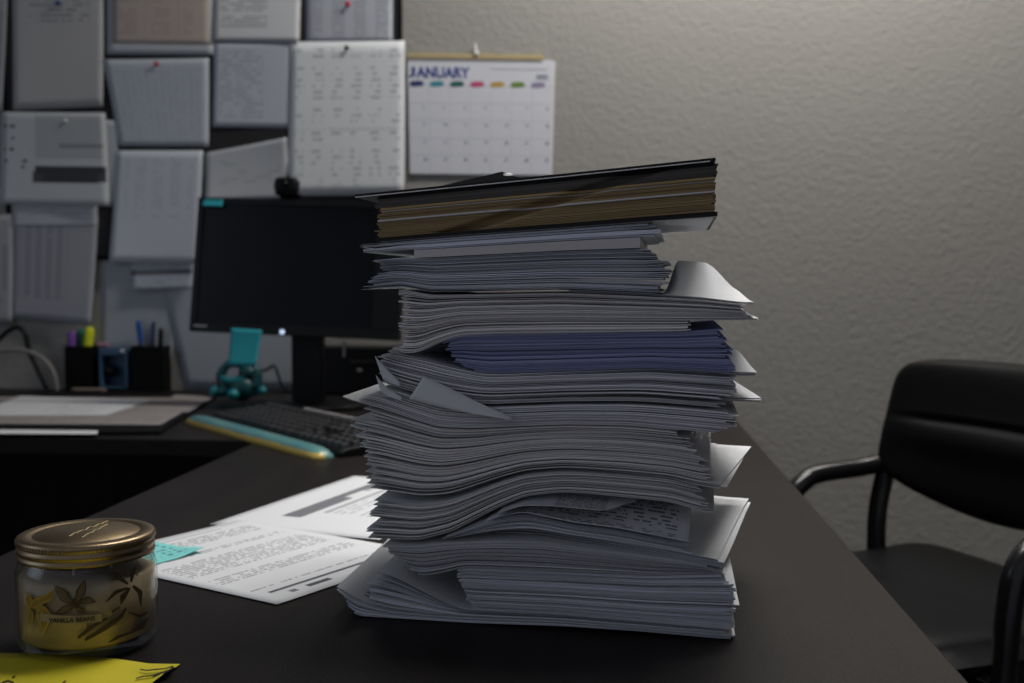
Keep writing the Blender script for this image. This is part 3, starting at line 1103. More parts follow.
strokes('yellow_blossom', [(((85, 622), (84, 630), (78, 636)), (1.4, 1.6, 1.0)), (((50, 618), (44, 632), (40, 636)), (2, 2, 0.6))], 'yellow_print', JR + 0.0003)
strokes('vanilla_flower', [
    (((72, 604), (65, 595), (56, 586)), (2, 9, 1)), (((76, 602), (80, 592), (85, 580)), (3, 9, 1)), (((79, 602), (87, 599), (95, 602)), (3, 5, 1)),
    (((73, 606), (64, 610), (55, 614)), (2, 5, 0.6)), (((77, 606), (81, 610), (86, 613)), (2, 6, 0.6))], 'brown_fill', JR + 0.0006)
strokes('flower_outline', [
    (((72, 605), (60, 600), (54, 585), (66, 591), (74, 604)), (1.1,)), (((75, 603), (78, 588), (85, 579), (86, 592), (78, 603)), (1.1,)),
    (((78, 603), (88, 596), (96, 602), (86, 603), (78, 604)), (1.1,)), (((73, 605), (64, 606), (54, 614), (66, 613), (74, 607)), (1.1,)), (((76, 605), (86, 612), (78, 612), (75, 606)), (1.1,)),
    (((72, 600), (78, 607)), (5, 6))], 'brown_print', JR + 0.0009)
strokes('vanilla_pod', [(((78, 638), (90, 628), (107, 618)), (3, 4.5, 2)), (((85, 640), (105, 628), (121, 617), (126, 608)), (3, 5, 4, 2)), (((112, 612), (120, 607)), (2.4, 2))], 'brown_print', JR + 0.0006)
strokes('vanilla_flower', [
    (((128, 584), (120, 578), (115, 572)), (2, 5, 1)), (((131, 582), (133, 572), (136, 566)), (2, 5, 1)), (((133, 586), (140, 592), (141, 606)), (3, 5, 1)),
    (((128, 588), (116, 592), (106, 602)), (2, 4, 0.8)), (((130, 588), (123, 597), (121, 604)), (2, 6, 1)), (((124, 572), (128, 578), (134, 572), (138, 576)), (0.9,)),
    (((115, 573), (122, 575), (126, 569)), (0.9,))], 'brown_print', JR + 0.0006)
strokes('vanilla_leaf', [(((108, 643), (118, 637), (133, 632)), (1, 3.5, 2)), (((133, 631), (142, 626), (148, 618)), (3, 6, 1)), (((128, 612), (140, 616), (148, 612)), (1, 3, 1))], 'brown_print', JR + 0.0006)
strokes('label_strip', [(((40, 617.2), (60, 619.6), (80, 619.8), (102, 617.6)), (8, 8, 8, 8))], 'label_strip', JR + 0.0012)
pc = on_jar(72, 619.5, JR)
th0 = math.atan2(pc.y, pc.x)
me = text_mesh('VANILLA BEANS', 0.0043, 0.00008, 'CENTER')
text_obj('label_lettering', me, lambda c: Vector(((JR + 0.0017 + c.z) * math.cos(th0 + c.x / JR), (JR + 0.0017 + c.z) * math.sin(th0 + c.x / JR), pc.z + c.y - 0.0015)), M['brown_print'], jar)

# ------------------------------------------------------------------ keyboard and wrist rest
K0 = on_z(314, 461, DZ)
K1 = on_z(182, 423, DZ)
kx = (K0 - K1).normalized()                   # from the left end to the right end
ky = Vector((-kx.y, kx.x, 0))                 # away from the typist
KL = (K0 - K1).length
km = basis(K1, kx, ky)
rest = tag(empty('wrist_rest', mat=km), 'glossy teal and yellow wrist rest along the front of the black keyboard', 'wrist rest')
nu, nv = 40, 12
top, bot = [], []
WD = 0.042
for i in range(nu + 1):
    a = 2 * i / nu - 1
    ta, ba = [], []
    for j in range(nv + 1):
        c = 2 * j / nv - 1
        x = KL / 2 + a * KL / 2 * (1 - 0.035 * abs(c) ** 3)
        y = WD / 2 + c * WD / 2 * (1 - 0.12 * abs(a) ** 10)
        h = 0.004 + 0.014 * (1 - abs(a) ** 14) ** 0.5 * (1 - abs(c) ** 2.6) ** 0.6
        ta.append((x, y, h)); ba.append((x, y, 0.0005))
    top.append(ta); bot.append(ba)
mb = MB(); mb.slab(top, bot, nu, nv, 0, 1, 1, smooth=True)
o = mb.build('gel_pad', [M['gel'], M['gel']], rest)
mb = MB(); mb.box((0.02, 0.004, 0.0001), (KL - 0.02, WD - 0.006, 0.0005)); mb.build('base_pad', M['black_matt'], rest)

KW, KD = KL - 0.01, 0.155
kb = tag(empty('keyboard', mat=basis(K1 + ky * (WD + 0.004) + kx * 0.008, kx, ky)), 'black computer keyboard behind the teal wrist rest, below the monitor', 'keyboard')
mb = MB()
prof_k = [(0, 0.0005), (KD, 0.0005), (KD, 0.026), (KD - 0.012, 0.027), (0.012, 0.013), (0, 0.009)]
kk = mb.add([(0, y, z) for y, z in prof_k] + [(KW, y, z) for y, z in prof_k])
nP = len(prof_k)
mb.face([kk + q for q in range(nP)]); mb.face([kk + nP + q for q in reversed(range(nP))])
for q in range(nP):
    r_ = (q + 1) % nP
    mb.face([kk + q, kk + nP + q, kk + nP + r_, kk + r_])
mb.build('case', M['black_plastic'], kb, bevel=0.002)
mb = MB(); mb.box((0.13, KD - 0.009, 0.0268), (KW - 0.004, KD - 0.002, 0.0295)); o = mb.build('bevel_highlight', M['grey_plastic'], kb, bevel=0.001); o['label'] = 'grey strip standing in for the back bevel highlight'  # highlight on the keyboard's back bevel, added as a pale grey strip


def key_mesh(w):
    mb = MB()
    h = 0.0165 / 2
    b0 = mb.add([(-w / 2, -h, 0), (w / 2, -h, 0), (w / 2, h, 0), (-w / 2, h, 0), (-w / 2 + 0.002, -h + 0.002, 0.0065), (w / 2 - 0.002, -h + 0.002, 0.0065), (w / 2 - 0.002, h - 0.003, 0.0072), (-w / 2 + 0.002, h - 0.003, 0.0072)])
    for q in ((0, 3, 2, 1), (4, 5, 6, 7), (0, 1, 5, 4), (1, 2, 6, 5), (2, 3, 7, 6), (3, 0, 4, 7)):
        mb.face([b0 + z for z in q])
    return mb


keyc = {}
slope = math.atan2(0.014, KD - 0.024)
pitch = 0.0192
rows = [[1.25, 1.25, 1.25, 5.6, 1.25, 1.25, 1.25], [2.2] + [1] * 10 + [2.2], [1.7] + [1] * 11 + [1.6], [1.5] + [1] * 12 + [1.2], [1] * 13 + [1.8], [1] + [1] * 12]
for r_i, row in enumerate(rows):
    scale_x = (KW * 0.66) / (sum(row))
    x = 0.014
    y = 0.019 + r_i * 0.0196 + (0.004 if r_i == 5 else 0)
    for wk in row:
        w = wk * scale_x - 0.0025
        wkey = round(w, 4)
        if wkey not in keyc:
            o = key_mesh(w).build('key', M['dark_grey'], kb, bevel=0.0007)
            keyc[wkey] = o
        else:
            o = keyc[wkey].copy(); C.objects.link(o)
        o.location = (x + wk * scale_x / 2, y, 0.0125 + (y - 0.012) * math.tan(slope))
        o.rotation_euler = (slope, 0, 0)
        x += wk * scale_x
w = round((KW * 0.30) / 7, 4)
for r_i in range(5):
    for c_i in range(7):
        if c_i < 3 and r_i == 2 or (c_i < 3 and r_i == 1 and c_i != 1):
            continue
        x = KW * 0.69 + c_i * w + (0.006 if c_i > 2 else 0)
        y = 0.019 + r_i * 0.0196
        if 'n' not in keyc:
            o = key_mesh(w - 0.0025).build('key', M['dark_grey'], kb, bevel=0.0007); keyc['n'] = o
        else:
            o = keyc['n'].copy(); C.objects.link(o)
        o.location = (x, y, 0.0125 + (y - 0.012) * math.tan(slope)); o.rotation_euler = (slope, 0, 0)

# ------------------------------------------------------------------ monitor
Zm = 2.36
mc = at_depth(298.5, 268, Zm)
camx = ROT @ Vector((1, 0, 0))
camx.z = 0; camx.normalize()
mx = (Matrix.Rotation(rad(-9), 3, 'Z') @ camx)
mz = Vector((0, 0, 1))
my = mz.cross(mx)                                  # away from the viewer
tilt = Matrix.Rotation(rad(-7.0), 3, mx)           # leans back
mzt = (tilt @ mz)
roll = Matrix.Rotation(rad(2.0), 3, my)
mx2, mz2 = roll @ mx, roll @ mzt
MW, MHt = 0.466, 0.292
monitor = tag(empty('computer_monitor', mat=basis(mc, mx2, my)), 'switched off black computer monitor in front of the papered wall', 'monitor')
mm = basis(mc, mx2, mx2.cross(mz2) * -1)
monitor.matrix_world = mm
# local axes: x right, y away, z up
mb = MB()
for (a0, a1, c0, c1) in ((-MW / 2, MW / 2, MHt / 2 - 0.014, MHt / 2), (-MW / 2, MW / 2, -MHt / 2, -MHt / 2 + 0.020), (-MW / 2, -MW / 2 + 0.014, -MHt / 2 + 0.020, MHt / 2 - 0.014), (MW / 2 - 0.060, MW / 2, -MHt / 2 + 0.020, MHt / 2 - 0.014)):
    mb.box((a0, -0.012, c0), (a1, 0.012, c1))
mb.build('bezel', M['black_plastic'], monitor, bevel=0.0012)
mb = MB(); mb.box((-MW / 2 + 0.013, -0.008, -MHt / 2 + 0.019), (MW / 2 - 0.059, -0.004, MHt / 2 - 0.013)); mb.build('screen', M['screen'], monitor)
mb = MB(); mb.box((-MW / 2 + 0.02, 0.012, -MHt / 2 + 0.02), (MW / 2 - 0.02, 0.045, MHt / 2 - 0.03)); mb.build('back_shell', M['black_plastic'], monitor, bevel=0.012)
mb = MB(); mb.lathe([(0, -0.001), (0.0052, -0.001), (0.0052, 0.001), (0, 0.001)], 20)
o = mb.build('power_light', M['led'], monitor)
lp_ = mm.inverted() @ on_plane(282, 332, mm @ Vector((0, -0.013, 0)), mm.to_3x3() @ Vector((0, 1, 0)))
o.location = (lp_.x, -0.0125, lp_.z); o.rotation_euler = (PI / 2, 0, 0)
mb = MB(); mb.box((-MW / 2 + 0.010, -0.0126, -MHt / 2 + 0.010), (-MW / 2 + 0.040, -0.0121, -MHt / 2 + 0.014)); o = mb.build('maker_mark', M['grey_plastic'], monitor); o['label'] = 'small grey mark on the bezel'
# stand (kept upright in the world)
inv = mm.inverted()


def world_part(name, mb, mat, **kw):
    o = mb.build(name, mat, monitor, **kw)
    o.matrix_parent_inverse = inv
    return o


nb = mc + my * 0.055
mb = MB()
m = basis(Vector((nb.x, nb.y, 0)), mx, my)
mb.box((-0.035, -0.012, DZ + 0.012), (0.035, 0.018, mc.z), 0, m)
world_part('stand_neck', mb, M['black_plastic'], bevel=0.004)
mb = MB()
mb.lathe([(0, 0.0005), (0.118, 0.0005), (0.120, 0.006), (0.112, 0.012), (0.05, 0.018), (0, 0.018)], 48)
for i in range(len(mb.v)):
    p = mb.v[i]
    w_ = m @ Vector((p[0] * 1.1, p[1] * 0.8, p[2]))
    mb.v[i] = (w_.x, w_.y, w_.z + DZ)
world_part('stand_base', mb, M['black_plastic'])
mb = MB()
s0, s1 = at_depth(344, 341, Zm + 0.02), at_depth(344, 357, Zm + 0.02)
mb.tube([s0, s1], 0.003, 8)
o = world_part('steel_strip', mb, M['grey_plastic']); o['label'] = 'pale vertical strip on the stand'

# small black computer case behind the keyboard, under the monitor
pcb = tag(empty('computer_case', on_z(345, 400, DZ)), 'low black computer box in the shadow beneath the monitor', 'computer')
pcp = pcb.location
m2 = basis(Vector((0, 0, 0)), mx, my)
mb = MB(); mb.box((-0.125, 0.10, 0.0005), (0.16, 0.20, 0.118), 0, m2); mb.build('case', M['black_plastic'], pcb, bevel=0.006)
mb = MB(); mb.box((-0.02, 0.0985, 0.080), (0.05, 0.0995, 0.086), 0, m2); mb.build('drive_slot', M['dark_grey'], pcb)
mb = MB(); mb.box((0.0, 0.0985, 0.060), (0.012, 0.0995, 0.066), 0, m2); o = mb.build('front_port', M['grey_plastic'], pcb); o['label'] = 'grey front port'

# webcam
wt = mm @ Vector((0, 0, MHt / 2))
wp = on_plane(287, 196.5, mm @ Vector((0, 0, 0)), mm.to_3x3() @ Vector((0, 1, 0)))
web = tag(empty('webcam', mat=basis(wp, mx2, mx2.cross(mz2) * -1)), 'small black webcam clipped to the top edge of the monitor', 'webcam')
mb = MB()
nu, nv = 24, 12
mb.box((-0.0275, -0.019, 0.0045), (0.0275, 0.010, 0.041))
mb.build('camera_body', M['black_plastic'], web, bevel=0.012)
mb = MB(); mb.lathe([(0, -0.001), (0.007, -0.001), (0.008, 0.002), (0.008, 0.004), (0, 0.004)], 24)
o = mb.build('lens', M['screen'], web); o.location = (0, -0.0225, 0.0225); o.rotation_euler = (PI / 2, 0, 0)
mb = MB(); mb.box((-0.022, -0.018, 0.0020), (0.03, 0.028, 0.006)); mb.box((-0.02, 0.0135, -0.02), (0.02, 0.018, 0.004)); mb.build('clip', M['black_matt'], web, bevel=0.001)
mb = MB(); mb.tube([(0.0, 0.0, 0.040), (0.0, 0.0, 0.048)], 0.0025, 8); mb.build('top_button', M['black_plastic'], web)


def mon_note(px, label):
    pts = [on_plane(x, y, mm @ Vector((0, -0.0135, 0)), mm.to_3x3() @ Vector((0, 1, 0))) for x, y in px]
    n_ = mm.to_3x3() @ Vector((0, -1, 0))
    nu = nv = 10
    top, bot = [], []
    for i in range(nu + 1):
        ta, ba = [], []
        for j in range(nv + 1):
            a, c = i / nu, j / nv
            p = pts[0].lerp(pts[1], a).lerp(pts[3].lerp(pts[2], a), c)
            off = 0.006 * (1 - c) ** 2
            ta.append(p + n_ * (off + 0.0004)); ba.append(p + n_ * off)
        top.append(ta); bot.append(ba)
    mb = MB(); mb.slab(top, bot, nu, nv, 0, 0, smooth=True)
    return tag(mb.build('sticky_note', [M['teal_note']]), label, 'sticky note', 'teal sticky notes')


mon_note([(229, 365), (257, 366), (262, 330), (231, 328)], 'square teal sticky note hanging from the bottom edge of the monitor')
mon_note([(203, 206), (223, 206.5), (223, 199.5), (203.5, 199)], 'narrow teal sticky flag at the top left corner of the monitor')

# ------------------------------------------------------------------ teal toy
tz = on_z(236, 400, DZ)
toy = tag(empty('toy_figurine', (tz.x, tz.y, DZ)), 'teal toy figure with raised looping arms sitting at the left end of the keyboard', 'toy')
S = (tz - CAM).dot(ROT @ Vector((0, 0, -1)))        # depth


def tp(x, y, d=0.0):
    p = on_plane(x, y, Vector((tz.x, tz.y + d, 0)), Vector((0, 1, 0)))
    return p - Vector((tz.x, tz.y, DZ + 0.001))


mb = MB()
mb.ball(tp(242, 387), (0.034, 0.028, 0.030), 0, 24, 14)
mb.ball(tp(248, 372), (0.022, 0.02, 0.018), 0, 20, 12)
mb.build('body', M['teal_toy'], toy)
mb = MB(); mb.tube([tp(226, 386), tp(221, 376), tp(226, 366), tp(234, 363), tp(242, 365)], [0.016, 0.012, 0.0095, 0.009, 0.010], 12); mb.build('arm', M['teal_toy'], toy)
mb = MB(); mb.tube([tp(256, 386), tp(257, 374), tp(253, 367), tp(244, 366)], [0.016, 0.012, 0.010, 0.009], 12); mb.build('arm', M['teal_toy'], toy)
mb = MB(); mb.tube([tp(222, 377, -0.006), tp(228, 380, -0.01), tp(238, 380, -0.014), tp(246, 376, -0.012)], [0.006, 0.008, 0.008, 0.005], 10); mb.build('collar', M['teal_light'], toy)
for nm, (x, y, d, rr) in (('foot', (233, 394, -0.03, 0.014)), ('foot', (215, 391, -0.012, 0.0135)), ('foot', (262, 390, 0.0, 0.0115))):
    p = tp(x, y, d)
    mb = MB(); mb.ball(p, (rr, rr, rr * 0.9)); mb.build(nm, M['teal_light'], toy)
mb = MB(); mb.tube([tp(232, 388), tp(222, 391, -0.01), tp(216, 391, -0.012)], [0.014, 0.013, 0.012], 12); mb.tube([tp(250, 390), tp(258, 391)], [0.014, 0.010], 12); mb.tube([tp(240, 389), tp(234, 393, -0.026)], [0.016, 0.012], 12)
mb.build('legs', M['teal_toy'], toy)

# ------------------------------------------------------------------ desk blotter and papers on the far desk
def desk_quad(px, z, th, name, mats, label=None, cat=None, parent=None, nu=12, nv=8, group=None):
    pts = [on_z(x, y, z + th) for x, y in px]     # front left, front right, back right, back left
    top, bot = [], []
    for i in range(nu + 1):
        ta, ba = [], []
        for j in range(nv + 1):
            p = pts[0].lerp(pts[1], i / nu).lerp(pts[3].lerp(pts[2], i / nu), j / nv)
            ta.append((p.x, p.y, z + th)); ba.append((p.x, p.y, z))
        top.append(ta); bot.append(ba)
    mb = MB(); mb.slab(top, bot, nu, nv, 0, 1)
    o = mb.build(name, mats, parent, recalc=False)
    if label:
        tag(o, label, cat, group)
    return o


M['pad_print'] = page('pad_print', rgb(0.31, 0.28, 0.27), INK, rows=12, wscale=9, dens=0.55, cols=7, strength=0.3, seed=3.0, grid=True, x0=0.02, x1=0.98, y0=0.03, y1=0.9)
M['pad_sheet'] = page('pad_sheet', W, INK, rows=20, wscale=12, dens=0.5, strength=0.35, seed=4.0, x0=0.45, x1=0.85)
blot = tag(empty('desk_blotter', on_z(60, 415, DZ)), 'wide black edged desk blotter pad on the far desk at left', 'desk pad')
pi_ = Matrix.Translation(-blot.location)
o = desk_quad([(-90, 434), (160, 431.5), (216, 396), (-70, 394)], DZ + 0.0002, 0.006, 'backing', [M['black_matt'], M['black_matt']], parent=blot); o.matrix_parent_inverse = pi_
o = desk_quad([(-80, 423), (160, 424.5), (207, 398), (-60, 396)], DZ + 0.0064, 0.0008, 'calendar_leaf', [M['pad_print'], M['paper']], parent=blot); o.matrix_parent_inverse = pi_
o['label'] = 'grey printed leaf'
desk_quad([(-30, 415.5), (106, 415), (151, 400), (20, 396)], DZ + 0.0074, 0.0004, 'paper_sheet', [M['pad_sheet'], M['paper']], 'white printed sheet lying on the desk blotter at the far left', 'paper sheet', group='sheets on the far desk')
desk_quad([(150, 409), (188, 412), (213, 397), (176, 394.5)], DZ + 0.0074, 0.0004, 'paper_sheet', [M['pad_print'], M['paper']], 'pale sheet at the right end of the desk blotter beside the toy', 'paper sheet', group='sheets on the far desk')
desk_quad([(-40, 433.5), (97, 434), (98, 430.5), (-40, 429)], DZ + 0.0068, 0.0004, 'paper_sheet', [M['paper'], M['paper']], 'narrow white paper strip along the front edge of the blotter', 'paper sheet', group='sheets on the far desk')
# ------------------------------------------------------------------ pen organizer
OY = on_z(110, 391, DZ).y - 0.005


def wx(x, y=388, Y=None):
    return on_y(x, y, Y if Y is not None else OY)


org = tag(empty('pen_organizer', (wx(112).x, OY, DZ)), 'black desk organizer with two pen cups on the far desk', 'desk organizer')
ox, oy = org.location.x, org.location.y


def opart(name, mb, mat, **kw):
    o = mb.build(name, mat, org, **kw)
    o.matrix_parent_inverse = Matrix.Translation(-org.location)
    return o


def cup(xa, xb, ytop, d0, d1):
    a, b_ = wx(xa).x, wx(xb).x
    zt = on_y(xa, ytop, OY).z
    mb = MB()
    t = 0.003
    z0 = DZ + 0.0005
    mb.box((a, OY + d0, z0), (b_, OY + d0 + t, zt)); mb.box((a, OY + d1 - t, z0), (b_, OY + d1, zt))
    mb.box((a, OY + d0 + t, z0), (a + t, OY + d1 - t, zt)); mb.box((b_ - t, OY + d0 + t, z0), (b_, OY + d1 - t, zt))
    mb.box((a + t, OY + d0 + t, z0), (b_ - t, OY + d1 - t, z0 + t))
    return mb, a, b_, zt


mb, a, b_, zL = cup(65, 91, 346, 0, 0.075)
opart('pen_cup', mb, M['black_matt'], bevel=0.001)
mb, a, b_, zR = cup(131, 163.5, 346, 0.0, 0.075)
opart('pen_cup', mb, M['black_matt'], bevel=0.001)
mb = MB()
zM = on_y(110, 345, OY).z
mb.box((wx(91).x, OY + 0.05, DZ + 0.0005), (wx(131).x, OY + 0.075, zM)); mb.box((wx(91).x, OY + 0.0, DZ + 0.0005), (wx(131).x, OY + 0.05, DZ + 0.006))
opart('middle_tray', mb, M['black_matt'], bevel=0.001)
# blue open fronted box standing in the middle of the organizer
bx = tag(empty('memo_box', (wx(109).x, OY, DZ + 0.0065)), 'steel blue open fronted memo box in the middle of the organizer', 'box')
xa, xb = wx(99).x, wx(127).x
zt = on_y(110, 348, OY).z
mb = MB()
zz = DZ + 0.0068
mb.box((xa, OY + 0.002, zz), (xa + 0.006, OY + 0.048, zt)); mb.box((xb - 0.006, OY + 0.002, zz), (xb, OY + 0.048, zt))
mb.box((xa + 0.006, OY + 0.002, zt - 0.018), (xb - 0.006, OY + 0.048, zt)); mb.box((xa + 0.006, OY + 0.002, zz), (xb - 0.006, OY + 0.048, zz + 0.004)); mb.box((xa + 0.006, OY + 0.044, zz + 0.004), (xb - 0.006, OY + 0.048, zt - 0.018))
o = mb.build('shell', M['blue_box'], bx, bevel=0.0015); o.matrix_parent_inverse = Matrix.Translation(-bx.location)
mb = MB(); p = wx(122, 351, OY); mb.ball((p.x, OY + 0.0, on_y(122, 351, OY).z), (0.006, 0.003, 0.004)); o = mb.build('bright_stud', M['white_plastic'], bx); o.matrix_parent_inverse = Matrix.Translation(-bx.location)
mb = MB(); p = on_y(110, 371, OY + 0.02); mb.lathe([(0, -0.012), (0.013, -0.012), (0.015, -0.006), (0.015, 0.006), (0.013, 0.012), (0, 0.012)], 24, 0)
for i in range(len(mb.v)):
    q = mb.v[i]; mb.v[i] = (p.x + q[0], OY + 0.022 + q[2], p.z + q[1])
o = mb.build('roll', M['black_plastic'], bx); o.matrix_parent_inverse = Matrix.Translation(-bx.location)


def pen(name, label, x0, x1, ytop, ybot, r, mat, capmat=None, d=0.03, cat='pen', cap=0.35, group=None):
    """x0,y at the tip that shows, x1 at the foot inside the cup"""
    Y = OY + d
    a = on_y(x1, ybot, Y); c = on_y(x0, ytop, Y)
    a.z = max(a.z, DZ + 0.005)
    e = tag(empty(name, a), label, cat, group)
    v = c - a
    mb = MB(); mb.tube([(0, 0, 0), v * 0.3, v * (1 - cap)], [r * 0.9, r, r], 12); mb.build('barrel', M[mat], e)
    mb = MB(); mb.tube([v * (1 - cap), v * (1 - cap * 0.3), v * 0.97, v], [r * 1.15, r * 1.15, r * 1.0, r * 0.5], 12); mb.build('cap', M[capmat or mat], e)
    return e


pen('marker', 'purple capped marker in the left cup of the organizer', 71.5, 73, 331, 384, 0.0095, 'purple', d=0.025, cat='marker', group='markers in the left cup')
pen('marker', 'dark green marker between the purple and yellow ones in the left cup', 81.5, 79, 329, 384, 0.0098, 'green', d=0.045, cat='marker', group='markers in the left cup')
pen('highlighter', 'bright yellow highlighter in the left cup of the organizer', 90, 84, 327, 384, 0.0104, 'lime', d=0.028, cat='highlighter')
pen('marker', 'black marker behind the yellow highlighter in the left cup', 93, 87, 323.5, 384, 0.0075, 'black_plastic', d=0.058, cat='marker', group='markers in the left cup')
pen('pen', 'blue pen leaning left in the right cup of the organizer', 138, 146, 320, 384, 0.0060, 'navy', 'blue', d=0.03, group='pens in the right cup')
pen('pen', 'dark grey pen in the middle of the right cup', 153.5, 151, 321, 384, 0.0040, 'dark_grey', 'navy', d=0.045, group='pens in the right cup')
pen('pen', 'black pen at the right side of the right cup', 161, 159, 328, 384, 0.0056, 'black_plastic', d=0.03, group='pens in the right cup')
pen('pen', 'slim navy pen behind the blue one in the right cup', 147, 152, 331, 384, 0.0060, 'navy', d=0.055, group='pens in the right cup')
# scissors handle
sc = tag(empty('scissors', on_y(104, 347, OY + 0.062)), 'black handled scissors standing at the back of the organizer', 'scissors')
scl = sc.location
for (cx_, cy_) in ((101, 337), (108, 336)):
    pts = []
    for k in range(13):
        a = 2 * PI * k / 12
        p = on_y(cx_ + 3.6 * math.cos(a), cy_ + 7 * math.sin(a), OY + 0.085)
        pts.append(p - scl)
    mb = MB(); mb.tube(pts, 0.0045, 8, 0, 3); mb.build('handle', M['black_plastic'], sc)
mb = MB(); p = on_y(104, 343, OY + 0.085) - scl; q = on_y(104, 384, OY + 0.085) - scl; mb.tube([p, q], [0.006, 0.003], 8); mb.build('blade', M['steel'], sc)
# pink eraser on top of the memo box
mb = MB(); p0, p1 = on_y(93, 344, OY + 0.03), on_y(104, 347, OY + 0.03)
zt2 = zt + 0.0062
mb.tube([(p0.x + 0.012, OY + 0.03, zt2), (p1.x + 0.012, OY + 0.03, zt2)], 0.006, 10); tag(mb.build('eraser', M['pink']), 'pink eraser lying on top of the blue memo box', 'eraser')
# wooden pencil lying before the organizer
mb = MB(); p0, p1 = on_z(65, 391, DZ + 0.004), on_z(101, 391, DZ + 0.004)
mb.tube([(p0.x, OY - 0.011, DZ + 0.0045), (p1.x, OY - 0.011, DZ + 0.0045)], 0.0042, 6); tag(mb.build('pencil', M['cardboard']), 'tan pencil lying on the desk before the left pen cup', 'pencil')

# ------------------------------------------------------------------ cables at the far left
cb = MB()
pts = [on_y(x, y, YW - 0.06) for x, y in ((-25, 356), (-5, 343), (8, 331), (18, 327.5), (25, 334), (29, 350), (36, 366), (47, 383))]
pts[-1].z = DZ + 0.006
cb.tube(pts, 0.0065, 10); tag(cb.build('power_cable', M['black_plastic']), 'thick black cable arching down onto the far desk at the left edge', 'cable', 'cables at the far left')
cb = MB()
pts = [on_y(x, y, YW - 0.10) for x, y in ((-25, 353), (0, 351), (14, 349.5), (28, 351.5), (40, 357), (49, 365), (55, 377), (57, 388))]
pts[-1].z = DZ + 0.005
cb.tube(pts, 0.0055, 10); tag(cb.build('data_cable', M['cable_grey']), 'light grey cable curving across the thick black one at the left', 'cable', 'cables at the far left')
cb = MB()
pts = [on_y(x, y, YW - 0.03) for x, y in ((264, 366), (268, 358), (275, 362), (280, 352), (286, 356))]
pts = [on_y(x, y, YW - 0.05) for x, y in ((258, 371), (266, 370), (274, 366), (278, 374), (282, 386), (290, 393))]
pts[-1].z = DZ + 0.004
cb.tube(pts, 0.0035, 8); tag(cb.build('monitor_cable', M['black_plastic']), 'thin black cable looping behind the teal toy below the monitor', 'cable')

# ------------------------------------------------------------------ notice board and the papers on the wall
bd = tag(empty('notice_board', (on_y(200, 100, YW).x, YW - 0.006, 1.3)), 'dark notice board covered in pinned papers on the back wall', 'notice board')
p0, p1 = on_y(5, -80, YW), on_y(399, 255, YW)
mb = MB(); mb.box((p0.x, YW - 0.010, p1.z), (p1.x, YW - 0.001, p0.z)); o = mb.build('panel', M['board'], bd, bevel=0.001); o.matrix_parent_inverse = Matrix.Translation(-bd.location)
mb = MB()
fr = 0.012
mb.box((p0.x - fr, YW - 0.0105, p1.z - fr), (p0.x, YW - 0.001, p0.z + fr)); mb.box((p1.x, YW - 0.0105, p1.z - fr), (p1.x + fr, YW - 0.001, p0.z + fr))
mb.box((p0.x, YW - 0.0105, p1.z - fr), (p1.x, YW - 0.001, p1.z)); mb.box((p0.x, YW - 0.0105, p0.z), (p1.x, YW - 0.001, p0.z + fr))
o = mb.build('frame', M['black_matt'], bd, bevel=0.002); o.matrix_parent_inverse = Matrix.Translation(-bd.location)

